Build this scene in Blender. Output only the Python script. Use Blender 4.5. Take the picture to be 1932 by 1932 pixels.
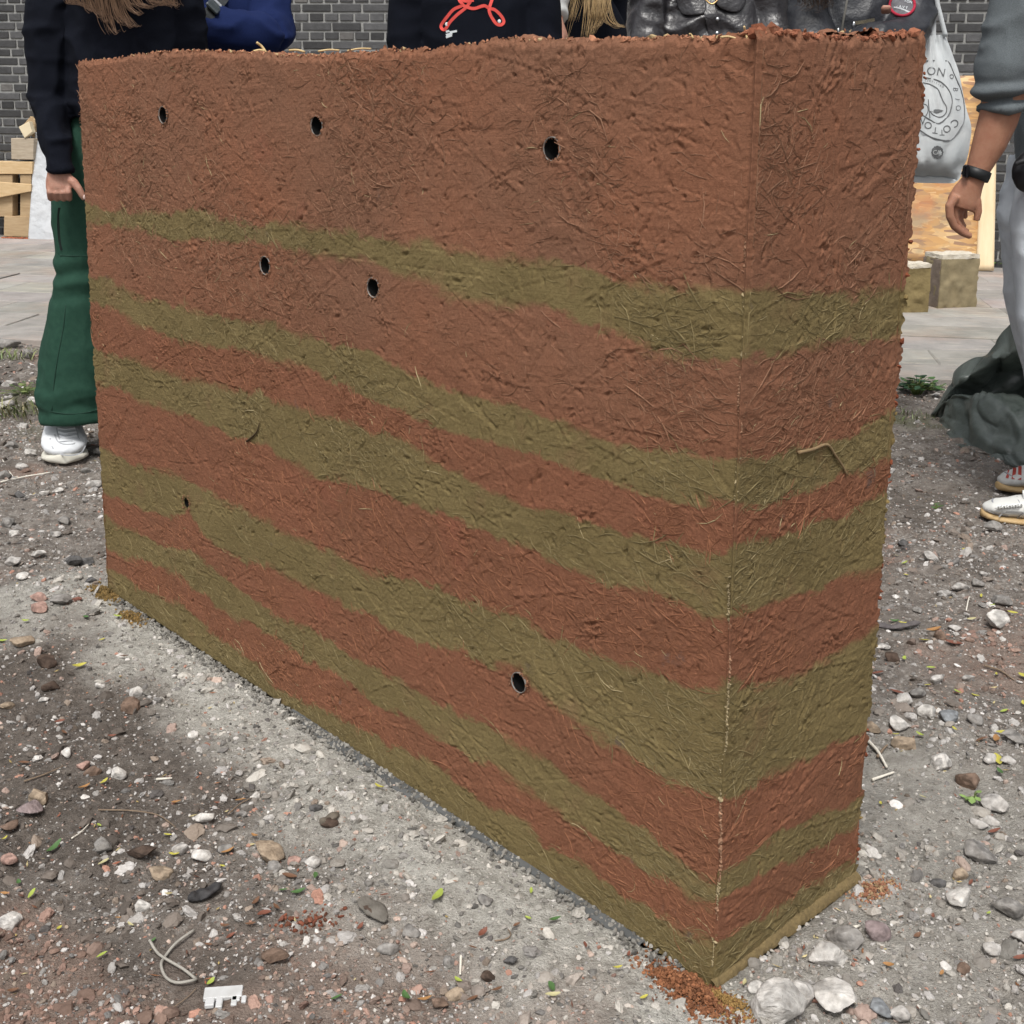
import bpy, math, random
import numpy as np
from mathutils import Vector, Matrix

for o in list(bpy.data.objects): bpy.data.objects.remove(o)
SC = bpy.context.scene
COL = SC.collection
RNG = np.random.default_rng(7)
random.seed(7)

# ------------------------------------------------------------------ camera
CAM_H = 1.0730; PITCH = math.radians(12.375); ROLL = math.radians(0.687)
F_PX = 2359.25; CY_PX = 704.08                      # focal length and optical centre on a 1932 px wide picture
fwd = np.array([0, math.cos(PITCH), -math.sin(PITCH)])
r0 = np.array([1.0, 0, 0]); u0 = np.cross(r0, fwd)
cam_r = math.cos(ROLL)*r0 + math.sin(ROLL)*u0
cam_u = -math.sin(ROLL)*r0 + math.cos(ROLL)*u0
CAMPOS = np.array([0, 0, CAM_H])
cd = bpy.data.cameras.new('camera'); cam = bpy.data.objects.new('camera', cd); COL.objects.link(cam)
cam.matrix_world = Matrix(((cam_r[0], cam_u[0], -fwd[0], 0), (cam_r[1], cam_u[1], -fwd[1], 0),
                           (cam_r[2], cam_u[2], -fwd[2], CAM_H), (0, 0, 0, 1)))
cd.sensor_width = 36; cd.lens = F_PX/1932*36; cd.shift_y = -(966-CY_PX)/1932
cd.clip_start = 0.05; cd.clip_end = 300
SC.camera = cam

# ------------------------------------------------------------------ sky, sun, exposure (bright overcast)
SUN_EL = math.radians(60); SUN_AZ = math.radians(190)   # azimuth clockwise from +Y: behind the camera, a little left
w = bpy.data.worlds.new('World'); SC.world = w; w.use_nodes = True
nt = w.node_tree; bg = nt.nodes['Background']
sky = nt.nodes.new('ShaderNodeTexSky'); sky.sky_type = 'NISHITA'; sky.sun_disc = False
sky.sun_elevation = SUN_EL; sky.sun_rotation = SUN_AZ; sky.air_density = 1.0; sky.dust_density = 4.0; sky.ozone_density = 1.0
hs = nt.nodes.new('ShaderNodeHueSaturation'); hs.inputs['Saturation'].default_value = 0.22
nt.links.new(sky.outputs[0], hs.inputs['Color']); nt.links.new(hs.outputs[0], bg.inputs[0])
bg.inputs[1].default_value = 0.09
sl = bpy.data.lights.new('sun', 'SUN'); sun = bpy.data.objects.new('sun', sl); COL.objects.link(sun)
sl.energy = 1.5; sl.angle = math.radians(15); sl.color = (1, 0.97, 0.92)
sd = Vector((math.sin(SUN_AZ)*math.cos(SUN_EL), math.cos(SUN_AZ)*math.cos(SUN_EL), math.sin(SUN_EL)))
sun.rotation_euler = sd.to_track_quat('Z', 'Y').to_euler()
SC.view_settings.view_transform = 'Standard'; SC.view_settings.look = 'None'
SC.view_settings.exposure = 0.85; SC.view_settings.gamma = 1.0

# ------------------------------------------------------------------ picture <-> world (1932 px frame)
def ray(u, v):
    return fwd + (u-966)/F_PX*cam_r - (v-CY_PX)/F_PX*cam_u
def P(u, v, Y):
    d = ray(u, v); return CAMPOS + d*(Y/d[1])
def G(u, v, z=0.0):
    d = ray(u, v); return CAMPOS + d*((z-CAM_H)/d[2])
K = 1932/2557
def GS(px, py, z=0.0): return G(px*K, py*K, z)
def PS(px, py, Y): return P(px*K, py*K, Y)
def ppm(Y): return F_PX/(Y*math.cos(PITCH))          # rough px per metre (1932 frame) at depth Y
def proj(p):
    v = np.asarray(p)-CAMPOS; d = v@fwd
    return 966+F_PX*(v@cam_r)/d, CY_PX-F_PX*(v@cam_u)/d

# ------------------------------------------------------------------ noise
def _h(ix, iy, iz, seed):
    n = (ix.astype(np.int64)*374761393 + iy.astype(np.int64)*668265263 + iz.astype(np.int64)*1274126177 + seed*974711) & 0xFFFFFFFF
    n = ((n ^ (n >> 13))*1274126177) & 0xFFFFFFFF
    n = ((n ^ (n >> 16))*2246822519) & 0xFFFFFFFF
    return ((n ^ (n >> 15)) & 0xFFFF)/65535.0
def noise3(x, y, z, seed=0):
    x, y, z = np.broadcast_arrays(np.asarray(x, float), np.asarray(y, float), np.asarray(z, float))
    x0, y0, z0 = np.floor(x), np.floor(y), np.floor(z)
    fx, fy, fz = x-x0, y-y0, z-z0
    fx, fy, fz = [t*t*(3-2*t) for t in (fx, fy, fz)]
    r = 0
    for dx in (0, 1):
        for dy in (0, 1):
            for dz in (0, 1):
                wt = (fx if dx else 1-fx)*(fy if dy else 1-fy)*(fz if dz else 1-fz)
                r = r + wt*_h(x0+dx, y0+dy, z0+dz, seed)
    return r*2-1
def noise2(x, y, seed=0):
    x, y = np.broadcast_arrays(np.asarray(x, float), np.asarray(y, float))
    x0, y0 = np.floor(x), np.floor(y); fx, fy = x-x0, y-y0
    fx, fy = fx*fx*(3-2*fx), fy*fy*(3-2*fy); z = np.zeros_like(x0); r = 0
    for dx in (0, 1):
        for dy in (0, 1):
            r = r + (fx if dx else 1-fx)*(fy if dy else 1-fy)*_h(x0+dx, y0+dy, z, seed)
    return r*2-1
def fbm2(x, y, seed=0, oct=4, gain=0.5):
    r = 0; a = 1
    for i in range(oct): r = r + a*noise2(x*2**i, y*2**i, seed+i*17); a *= gain
    return r
def fbm3(p, s, seed=0, oct=3):
    r = 0; a = 1
    for i in range(oct): r = r + a*noise3(p[:, 0]*s*2**i, p[:, 1]*s*2**i, p[:, 2]*s*2**i, seed+i*17); a *= .5
    return r
def sstep(a, b, x): t = np.clip((x-a)/(b-a), 0, 1); return t*t*(3-2*t)

# ------------------------------------------------------------------ meshes and objects
def mesh(name, v, f, smooth=True, attrs=None):
    v = np.ascontiguousarray(v, dtype=np.float32); m = bpy.data.meshes.new(name)
    if isinstance(f, np.ndarray):
        nf, k = f.shape; m.vertices.add(len(v)); m.vertices.foreach_set('co', v.ravel())
        m.loops.add(nf*k); m.loops.foreach_set('vertex_index', np.ascontiguousarray(f, dtype=np.int32).ravel())
        m.polygons.add(nf); m.polygons.foreach_set('loop_start', np.arange(0, nf*k, k, dtype=np.int32))
        m.polygons.foreach_set('loop_total', np.full(nf, k, dtype=np.int32))
        m.update(calc_edges=True)
    else:
        m.from_pydata(v.tolist(), [], [list(map(int, q)) for q in f]); m.update()
    m.polygons.foreach_set('use_smooth', np.full(len(m.polygons), smooth))
    for k_, a in (attrs or {}).items():
        a = np.asarray(a, dtype=np.float32)
        if a.ndim == 1:
            m.attributes.new(k_, 'FLOAT', 'POINT').data.foreach_set('value', a)
        else:
            if a.shape[1] == 3: a = np.hstack([a, np.ones((len(a), 1), np.float32)])
            m.attributes.new(k_, 'FLOAT_COLOR', 'POINT').data.foreach_set('color', a.ravel())
    return m
def add(name, me, mat=None, parent=None, label=None, cat=None, group=None, kind=None):
    o = bpy.data.objects.new(name, me); COL.objects.link(o)
    if me is not None and mat is not None: me.materials.clear(); me.materials.append(mat)
    if parent is not None: o.parent = parent
    if label: o['label'] = label
    if cat: o['category'] = cat
    if group: o['group'] = group
    if kind: o['kind'] = kind
    return o
def thing(name, label, cat, loc=(0, 0, 0), group=None):
    o = add(name, None, None, None, label, cat, group); o.location = loc; o.empty_display_size = .1; return o
def child(name, me, mat, parent, kind=None, label=None):
    """part given in world coordinates; parent empty may sit anywhere"""
    o = add(name, me, mat, parent, label=label, kind=kind)
    p = parent; inv = Matrix.Identity(4); chain = []
    while p is not None: chain.append(p); p = p.parent
    mw = Matrix.Identity(4)
    for q in reversed(chain): mw = mw @ q.matrix_parent_inverse @ q.matrix_basis
    o.matrix_parent_inverse = mw.inverted()
    return o
def grid_faces(nr, nc, wrap=False):
    r, c = np.meshgrid(np.arange(nr-1), np.arange(nc if wrap else nc-1), indexing='ij')
    a = r*nc+c; b = r*nc+(c+1) % nc
    return np.stack([a, b, b+nc, a+nc], -1).reshape(-1, 4)
class MB:
    """collects pieces into one mesh"""
    def __init__(s): s.v = []; s.f = []; s.n = 0; s.c = []
    def add(s, v, f, col=None):
        v = np.asarray(v, float); s.v.append(v); s.f += [[int(i)+s.n for i in q] for q in f]; s.n += len(v)
        if col is not None: s.c.append(np.tile(np.asarray(col, float), (len(v), 1)))
        return s
    def build(s, name, smooth=True):
        at = {'Col': np.vstack(s.c)} if s.c else None
        return mesh(name, np.vstack(s.v), s.f, smooth, at)
def box_v(lo, hi):
    x0, y0, z0 = lo; x1, y1, z1 = hi
    v = [(x0,y0,z0),(x1,y0,z0),(x1,y1,z0),(x0,y1,z0),(x0,y0,z1),(x1,y0,z1),(x1,y1,z1),(x0,y1,z1)]
    return np.array(v, float), [(0,3,2,1),(4,5,6,7),(0,1,5,4),(1,2,6,5),(2,3,7,6),(3,0,4,7)]
def bevel_box(sx, sy, sz, b):
    """box centred on the origin with chamfered edges (24 verts)"""
    v = []; idx = {}
    for ax in range(3):
        for s0 in (-1, 1):
            for s1 in (-1, 1):
                for s2 in (-1, 1):
                    s = (s0, s1, s2); h = (sx/2, sy/2, sz/2)
                    p = [s[i]*(h[i]-(0 if i == ax else b)) for i in range(3)]
                    idx[(ax, s)] = len(v); v.append(p)
    S = (-1, 1); f = []
    for ax in range(3):
        a1, a2 = (ax+1) % 3, (ax+2) % 3
        for s in S:
            q = []
            for t1, t2 in ((-1,-1),(1,-1),(1,1),(-1,1)):
                k = [0,0,0]; k[ax] = s; k[a1] = t1; k[a2] = t2; q.append(idx[(ax, tuple(k))])
            f.append(q if s > 0 else q[::-1])
    for ax in range(3):
        a1, a2 = (ax+1) % 3, (ax+2) % 3
        for t1 in S:
            for t2 in S:
                def kk(s):
                    k = [0,0,0]; k[ax] = s; k[a1] = t1; k[a2] = t2; return tuple(k)
                q = [idx[(a1, kk(-1))], idx[(a1, kk(1))], idx[(a2, kk(1))], idx[(a2, kk(-1))]]
                f.append(q if t1*t2 < 0 else q[::-1])
    for s0 in S:
        for s1 in S:
            for s2 in S:
                s = (s0, s1, s2); q = [idx[(0, s)], idx[(1, s)], idx[(2, s)]]
                f.append(q if s0*s1*s2 > 0 else q[::-1])
    return np.array(v), f
def loft(rings, side=(1, 0, 0), n=18, cap=True):
    """rings: (centre, r_side, r_other)"""
    c = np.array([r[0] for r in rings], float); k = len(c); V = []
    side = np.asarray(side, float)
    for i in range(k):
        t = c[min(i+1, k-1)]-c[max(i-1, 0)]; t /= np.linalg.norm(t)+1e-9
        a = side-t*(side@t)
        if np.linalg.norm(a) < .05: a = np.array([0, 1, 0.])-t*t[1]
        a /= np.linalg.norm(a); b = np.cross(t, a)
        th = np.linspace(0, 2*np.pi, n, endpoint=False)
        V.append(c[i]+np.outer(np.cos(th), a)*rings[i][1]+np.outer(np.sin(th), b)*rings[i][2])
    v = np.vstack(V); f = [tuple(q) for q in grid_faces(k, n, True)]
    if cap:
        v = np.vstack([v, c[0], c[-1]]); b0 = len(v)-2
        f += [((j+1) % n, j, b0) for j in range(n)] + [((k-1)*n+j, (k-1)*n+(j+1) % n, b0+1) for j in range(n)]
    return v, f
def crom(pts, n=6):
    """Catmull-Rom through rows of numbers"""
    p = np.asarray(pts, float); p = np.vstack([2*p[0]-p[1], p, 2*p[-1]-p[-2]]); out = []
    for i in range(1, len(p)-2):
        for t in np.linspace(0, 1, n, endpoint=False):
            a, b, c, d = p[i-1], p[i], p[i+1], p[i+2]
            out.append(.5*((2*b)+(c-a)*t+(2*a-5*b+4*c-d)*t*t+(3*b-a-3*c+d)*t**3))
    out.append(p[-2]); return np.array(out)
def tube(pts, r, n=8, sm=5, taper=None):
    q = crom(pts, sm) if len(pts) > 2 and sm > 1 else np.asarray(pts, float)
    rr = [r*(1 if taper is None else 1+(taper-1)*i/(len(q)-1)) for i in range(len(q))]
    return loft([(c, a, a) for c, a in zip(q, rr)], side=(.31, .2, .93), n=n)
def ball(c, r, nu=14, nv=10):
    r = np.broadcast_to(np.asarray(r, float), 3); v = []
    for i in range(nv+1):
        ph = math.pi*i/nv
        for j in range(nu):
            th = 2*math.pi*j/nu; v.append((math.sin(ph)*math.cos(th), math.sin(ph)*math.sin(th), -math.cos(ph)))
    return np.array(v)*r+np.asarray(c), [tuple(q) for q in grid_faces(nv+1, nu, True)]
def remesh(pieces, voxel, smooth=6, name='m'):
    """one continuous surface from overlapping closed pieces"""
    mb = MB()
    for v, f in pieces: mb.add(v, f)
    o = bpy.data.objects.new('tmp', mb.build('tmp')); COL.objects.link(o)
    m = o.modifiers.new('r', 'REMESH'); m.mode = 'VOXEL'; m.voxel_size = voxel
    if smooth:
        s = o.modifiers.new('s', 'SMOOTH'); s.factor = .5; s.iterations = smooth
    dg = bpy.context.evaluated_depsgraph_get(); dg.update()
    me = bpy.data.meshes.new_from_object(o.evaluated_get(dg)); me.name = name
    bpy.data.objects.remove(o)
    me.polygons.foreach_set('use_smooth', np.full(len(me.polygons), True))
    return me
def displace(me, fn):
    n = len(me.vertices); co = np.empty(n*3, np.float32); me.vertices.foreach_get('co', co); co = co.reshape(-1, 3).astype(float)
    no = np.empty(n*3, np.float32); me.vertex_normals.foreach_get('vector', no) if hasattr(me, 'vertex_normals') else me.vertices.foreach_get('normal', no)
    no = no.reshape(-1, 3)
    co = co+no*fn(co, no)[:, None]
    me.vertices.foreach_set('co', co.astype(np.float32).ravel()); me.update(); return me

# ------------------------------------------------------------------ materials
def nodes(name):
    m = bpy.data.materials.new(name); m.use_nodes = True; t = m.node_tree
    return m, t, t.nodes, t.links, t.nodes['Principled BSDF']
def c4(c): return (*c, 1)
def pm(name, c1, c2=None, scale=20, rough=.8, bump=0, bscale=None, stretch=(1, 1, 1), spec=.3, attr=None, detail=5, sheen=0, coat=0, metal=0, trans=0):
    """procedural material: noise between two colours, optional bump, optional per-vertex tint"""
    m, t, N, L, b = nodes(name); inst = attr == 'inst'; attr = 'Col' if inst else attr
    b.inputs['Roughness'].default_value = rough; b.inputs['Specular IOR Level'].default_value = spec
    b.inputs['Metallic'].default_value = metal
    if sheen: b.inputs['Sheen Weight'].default_value = sheen; b.inputs['Sheen Roughness'].default_value = .6
    tc = N.new('ShaderNodeTexCoord'); mp = N.new('ShaderNodeMapping'); mp.inputs['Scale'].default_value = stretch
    L.new(tc.outputs['Object'], mp.inputs[0])
    nz = N.new('ShaderNodeTexNoise'); nz.inputs['Scale'].default_value = scale; nz.inputs['Detail'].default_value = detail; nz.inputs['Roughness'].default_value = .6
    L.new(mp.outputs[0], nz.inputs['Vector'])
    mx = N.new('ShaderNodeMix'); mx.data_type = 'RGBA'
    rp = N.new('ShaderNodeMapRange'); rp.inputs[1].default_value = .3; rp.inputs[2].default_value = .7
    L.new(nz.outputs['Fac'], rp.inputs[0]); L.new(rp.outputs[0], mx.inputs['Factor'])
    mx.inputs['A'].default_value = c4(c1); mx.inputs['B'].default_value = c4(c2 or c1)
    out = mx.outputs['Result']
    if attr:
        at = N.new('ShaderNodeAttribute'); at.attribute_name = attr
        if inst: at.attribute_type = 'INSTANCER'
        m2 = N.new('ShaderNodeMix'); m2.data_type = 'RGBA'; m2.blend_type = 'MULTIPLY'; m2.inputs['Factor'].default_value = 1
        L.new(at.outputs['Color'], m2.inputs['A']); L.new(out, m2.inputs['B']); out = m2.outputs['Result']
    L.new(out, b.inputs['Base Color'])
    if bump:
        n2 = N.new('ShaderNodeTexNoise'); n2.inputs['Scale'].default_value = bscale or scale*3; n2.inputs['Detail'].default_value = 6
        L.new(mp.outputs[0], n2.inputs['Vector'])
        bp = N.new('ShaderNodeBump'); bp.inputs['Strength'].default_value = 1; bp.inputs['Distance'].default_value = bump
        L.new(n2.outputs['Fac'], bp.inputs['Height']); L.new(bp.outputs[0], b.inputs['Normal'])
    return m

# ================================================================== THE RAMMED EARTH WALL
FL = np.array([-0.8900, 2.6004, 0]); MC = np.array([0.2583, 1.3526, 0]); RC = np.array([0.4927, 1.5749, 0])
WL = np.linalg.norm(MC-FL); WW = np.linalg.norm(RC-MC)
EF = (MC-FL)/WL; ER = (RC-MC)/WW
NF = np.array([EF[1], -EF[0], 0]); NR = np.array([ER[1], -ER[0], 0])     # outward normals of the long and the short face
BL = FL+ER*WW
LEAN_L, LEAN_M, LEAN_M2, LEAN_R = .00886, -.00713, -.00971, .01205
BF=[
 [(-.001,.859),(.046,.849),(.131,.848),(.203,.860),(.264,.872),(.298,.869),(.351,.864),(.503,.873),(.547,.872),(.604,.866),(.670,.870),(.690,.865),(.746,.869),(.779,.870),(.816,.872),(.834,.874),(.856,.871),(.902,.863),(.927,.862),(.974,.862),(1.001,.867)],
 [(-.000,.808),(.051,.820),(.079,.812),(.134,.818),(.182,.812),(.237,.813),(.285,.821),(.331,.825),(.427,.839),(.451,.830),(.509,.831),(.537,.827),(.583,.834),(.623,.819),(.670,.819),(.678,.810),(.730,.800),(.776,.811),(.813,.812),(.842,.800),(.878,.794),(.904,.792),(.929,.784),(.958,.786),(.997,.794)],
 [(.003,.694),(.042,.704),(.071,.698),(.116,.687),(.159,.686),(.205,.684),(.243,.689),(.290,.689),(.341,.689),(.418,.703),(.447,.697),(.485,.695),(.517,.691),(.552,.694),(.586,.691),(.612,.683),(.651,.678),(.675,.669),(.730,.671),(.785,.674),(.819,.667),(.849,.662),(.881,.660),(.907,.660),(.924,.657),(.956,.667),(.992,.668),(.999,.677)],
 [(.005,.649),(.037,.640),(.090,.643),(.123,.632),(.156,.636),(.176,.624),(.227,.620),(.276,.626),(.337,.631),(.382,.641),(.421,.633),(.470,.633),(.516,.630),(.554,.628),(.580,.615),(.622,.614),(.675,.609),(.730,.612),(.781,.614),(.810,.615),(.847,.611),(.882,.609),(.900,.608),(.930,.606),(.950,.604),(.981,.617),(.998,.625)],
 [(.005,.547),(.060,.543),(.107,.549),(.145,.547),(.193,.552),(.236,.549),(.296,.555),(.338,.560),(.393,.568),(.419,.562),(.463,.564),(.506,.571),(.537,.568),(.580,.572),(.611,.570),(.650,.565),(.675,.554),(.731,.549),(.772,.537),(.811,.539),(.844,.549),(.874,.547),(.905,.548),(.935,.557),(.967,.561),(.992,.566),(.998,.579)],
 [(.010,.468),(.068,.479),(.092,.470),(.137,.471),(.190,.476),(.231,.475),(.264,.473),(.299,.469),(.334,.471),(.411,.482),(.423,.465),(.465,.462),(.513,.462),(.591,.474),(.641,.474),(.674,.474),(.720,.480),(.752,.477),(.793,.477),(.821,.473),(.854,.468),(.878,.471),(.905,.480),(.936,.480),(.968,.481),(.997,.490)],
 [(.009,.330),(.043,.328),(.090,.329),(.149,.334),(.209,.347),(.246,.346),(.285,.343),(.328,.338),(.387,.335),(.445,.333),(.490,.334),(.525,.336),(.573,.331),(.625,.344),(.674,.356),(.714,.357),(.750,.366),(.785,.371),(.807,.367),(.829,.366),(.864,.368),(.902,.365),(.934,.374),(.962,.378),(.985,.391),(.997,.408)],
 [(.008,.231),(.048,.232),(.095,.235),(.138,.245),(.184,.252),(.230,.278),(.254,.250),(.283,.245),(.324,.240),(.360,.237),(.401,.251),(.437,.251),(.488,.256),(.540,.254),(.572,.260),(.612,.259),(.650,.262),(.674,.261),(.721,.275),(.751,.273),(.762,.287),(.790,.300),(.806,.275),(.830,.269),(.862,.257),(.886,.253),(.912,.253),(.933,.246),(.948,.241),(.974,.248),(.999,.257)],
 [(.006,.177),(.055,.170),(.117,.187),(.150,.176),(.217,.200),(.251,.197),(.293,.193),(.322,.181),(.358,.175),(.409,.173),(.456,.175),(.492,.177),(.549,.171),(.590,.173),(.637,.176),(.674,.174),(.714,.178),(.751,.182),(.782,.185),(.800,.184),(.820,.184),(.838,.174),(.873,.168),(.894,.164),(.914,.162),(.940,.158),(.966,.148),(.988,.145),(.999,.151)],
 [(.004,.100),(.051,.108),(.105,.123),(.144,.128),(.198,.137),(.229,.125),(.260,.131),(.284,.122),(.319,.117),(.364,.123),(.423,.124),(.464,.114),(.514,.120),(.543,.114),(.584,.116),(.623,.116),(.673,.114),(.726,.120),(.763,.126),(.792,.122),(.821,.116),(.853,.107),(.875,.104),(.895,.105),(.915,.102),(.930,.104),(.957,.105),(.979,.105),(.999,.114)],
 [(.003,.048),(.054,.059),(.109,.060),(.161,.058),(.201,.072),(.242,.063),(.272,.055),(.319,.050),(.371,.052),(.404,.029),(.437,.027),(.483,.042),(.528,.043),(.583,.051),(.623,.055),(.673,.066),(.727,.065),(.752,.059),(.795,.066),(.822,.050),(.854,.057),(.875,.055),(.908,.042),(.947,.050),(.969,.045),(.998,.059)],
]
BR=[
 [(.006,.869),(.212,.862),(.531,.850),(.824,.842),(.996,.843)],
 [(.007,.796),(.081,.797),(.282,.794),(.609,.793),(.787,.787),(.987,.782)],
 [(.005,.680),(.162,.671),(.351,.667),(.541,.664),(.776,.668),(.999,.676)],
 [(.010,.625),(.229,.613),(.447,.610),(.653,.614),(.861,.616),(1.001,.617)],
 [(.008,.585),(.085,.575),(.242,.566),(.406,.564),(.579,.559),(.819,.567),(.998,.571)],
 [(.003,.491),(.159,.479),(.399,.480),(.706,.476),(1.006,.470)],
 [(.006,.411),(.071,.401),(.210,.384),(.431,.376),(.662,.377),(.985,.382)],
 [(.008,.256),(.191,.248),(.304,.252),(.523,.237),(.714,.239),(.991,.233)],
 [(.009,.159),(.156,.155),(.422,.159),(.667,.148),(.859,.130),(1.003,.127)],
 [(-.000,.121),(.210,.112),(.437,.107),(.686,.095),(1.004,.082)],
 [(.004,.063),(.077,.058),(.300,.048),(.489,.050),(.705,.044),(1.011,.031)],
]
TF=[(-.000,1.137),(.070,1.138),(.146,1.145),(.209,1.150),(.296,1.149),(.377,1.143),(.467,1.135),(.516,1.134),(.578,1.136),(.626,1.139),(.677,1.140),(.724,1.144),(.763,1.149),(.806,1.146),(.873,1.142),(.931,1.142),(.965,1.139),(.988,1.143),(.998,1.146)]
TR=[(-.013,1.146),(.070,1.146),(.237,1.146),(.387,1.146),(.573,1.147),(.806,1.153),(1.001,1.160)]

HOLES = [(.2102, 1.0367, .0148), (.5077, 1.0289, .0150), (.8175, 1.0125, .0142), (.4109, .7951, .0148), (.5919, .7936, .0145), (.2255, .2993, .0105), (.7878, .2741, .0140)]
def curve(tab, s):
    a = np.array(tab); return np.interp(s, a[:, 0], a[:, 1])
def olive_mask(s, z, tabs, ln, seed):
    """1 inside the olive layers, 0 in the red ones, with ragged edges"""
    x = s*ln
    jit = .0060*fbm2(x*38, z*80, seed, 5, .65)+.005*fbm2(x*12, z*14, seed+5, 2)
    m = np.zeros_like(s)
    for i in range(6):
        top = curve(tabs[2*i], s)
        lo = curve(tabs[2*i+1], s) if 2*i+1 < len(tabs) else np.full_like(s, -1.)
        soft = .004+.010*np.clip(noise2(x*9, z*9, seed+9), 0, 1)
        m = np.maximum(m, sstep(-soft, soft, top-(z+jit))*sstep(-soft, soft, (z+jit)-lo))
    return m
def relief(na, nz, seed, ln):
    """height of the formwork print in metres on a 1 mm raster: flake facets, straw grooves and ridges, pits"""
    rng = np.random.default_rng(seed)
    h = np.zeros((nz, na)); area = na*nz/1e6
    X, Z = np.meshgrid(np.arange(na)/1000., np.arange(nz)/1000.)
    def local(cx, cz, L, W, ang, pad=3):
        r = (abs(math.cos(ang))*L+abs(math.sin(ang))*W)/2+pad; q = (abs(math.sin(ang))*L+abs(math.cos(ang))*W)/2+pad
        x0, x1 = int(max(0, cx-r)), int(min(na, cx+r+1)); z0, z1 = int(max(0, cz-q)), int(min(nz, cz+q+1))
        if x1-x0 < 2 or z1-z0 < 2: return None
        gx, gz = np.meshgrid(np.arange(x0, x1)-cx, np.arange(z0, z1)-cz)
        return (slice(z0, z1), slice(x0, x1)), gx*math.cos(ang)+gz*math.sin(ang), -gx*math.sin(ang)+gz*math.cos(ang)
    for _ in range(int(900*area)):                       # flat flakes of the formwork board, printed in the clay
        L, W = rng.uniform(35, 130), rng.uniform(5, 24); a = rng.normal(0, .75)
        t = local(rng.uniform(0, na), rng.uniform(0, nz), L, W, a)
        if t is None: continue
        sl_, p, q = t; ins = (np.abs(p) < L/2) & (np.abs(q) < W/2)
        lev = rng.normal(0, .00040)+q/W*rng.normal(0, .0006)
        h[sl_] = np.where(ins, h[sl_]*.4+lev, h[sl_])
    dens = .55+.45*np.clip(fbm2(X[::50, ::50]*3.2, Z[::50, ::50]*3.2, seed+3, 3)+.3, 0, 1)
    n = int(7500*area); done = 0
    while done < n:                                      # straw
        cx, cz = rng.uniform(0, na), rng.uniform(0, nz)
        if rng.random() > dens[min(int(cz)//50, dens.shape[0]-1), min(int(cx)//50, dens.shape[1]-1)]: done += 1; continue
        big = rng.random() < .075
        L = rng.uniform(60, 200) if big else min(80, rng.lognormal(3.1, .5)); W = rng.uniform(1.0, 2.0) if big else rng.uniform(.7, 1.3)
        a = rng.normal(0, .6) if rng.random() < .65 else rng.uniform(-1.57, 1.57)
        t = local(cx, cz, L, 14, a)
        done += 1
        if t is None: continue
        sl_, p, q = t; k = rng.uniform(-.004, .004); q = q-k*p*p*.25
        e = sstep(L/2, L/2-5, np.abs(p))*(.55+.45*np.sin(p*rng.uniform(.1, .6)+cx))
        d = rng.uniform(.0003, .0011)*(1.5 if big else 1); ty = rng.random()
        g = np.exp(-(q/W)**2)
        if ty < .45: h[sl_] += e*d*(-g+.8*np.exp(-((q-2.2*W)/(W*1.3))**2))
        elif ty < .7: h[sl_] += e*d*g
        else: h[sl_] += e*d*(-1.2*g+.5*np.exp(-((q+2*W)/W)**2))
    for _ in range(int(620*area)):                       # chips and pits
        cx, cz = rng.uniform(0, na), rng.uniform(0, nz); r = rng.uniform(.9, 2.6); el = rng.uniform(1, 3.2); a = rng.uniform(-1.57, 1.57)
        t = local(cx, cz, r*el*4, r*5, a)
        if t is None: continue
        sl_, p, q = t
        g = np.exp(-((p/(r*el))**2+(q/r)**2)); h[sl_] -= g*rng.uniform(.0012, .0048)
        h[sl_] += .0014*np.exp(-(((p-r)/(r*el))**2+((q-1.9*r)/r)**2))*rng.random()
    for _ in range(int(46*area)):                        # torn clusters
        cx, cz = rng.uniform(20, na-20), rng.uniform(20, nz-20); R_ = rng.uniform(10, 28)
        t = local(cx, cz, R_*3, R_*2.4, rng.normal(0, .5))
        if t is None: continue
        sl_, p, q = t; g = np.exp(-((p/R_)**2+(q/(R_*.6))**2))
        h[sl_] += g*.0026*fbm2(p*.22, q*.4, int(rng.integers(1e6)), 3)
    h += .00010*fbm2(X*160, Z*160, seed, 3, .7)+.0003*fbm2(X*22, Z*40, seed+1, 3)+.002*fbm2(X*2.4, Z*3.1, seed+2, 2)
    return h
RES_Z = 1.85
NZ = int(1155/RES_Z)
tz = np.linspace(0, 1, NZ)
def face_grid(ss, tabs, top, ln, A, E, N, l0, l1, seed, HM):
    """vertices of one face: columns ss (0..1 along the face), rows bottom to top"""
    topz = curve(top, ss)
    rough = .0035*fbm2(ss*ln*60, 0*ss, seed+31, 4, .7)+.002*noise2(ss*ln*240, 0*ss, seed+33)
    Zt = topz+rough
    S, T = np.meshgrid(ss, tz); Z = T*Zt[None, :]
    d0 = l0*Z; d1 = ln+l1*Z; D = d0+S*(d1-d0)
    hx = np.clip(D*1000, 0, HM.shape[1]-1.01); hz = np.clip(Z*1000, 0, HM.shape[0]-1.01)
    x0 = hx.astype(int); z0 = hz.astype(int); fx = hx-x0; fz = hz-z0
    h = (HM[z0, x0]*(1-fx)+HM[z0, x0+1]*fx)*(1-fz)+(HM[z0+1, x0]*(1-fx)+HM[z0+1, x0+1]*fx)*fz
    edge = np.minimum(sstep(0, .004, D), sstep(0, .004, ln-D+l1*Z))
    h = h*edge-(1-edge)*.0010*(1+.6*noise2(Z*220, D*0, seed+41))
    h = h-.004*sstep(.010, 0, Zt[None, :]-Z)
    V = A+D[..., None]*E+h[..., None]*N; V[..., 2] += Z
    return V, S, Z, olive_mask(S, Z, tabs, ln, seed), D
HF = relief(1720, 1180, 11, WL); HR = relief(350, 1180, 23, WW)
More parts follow.
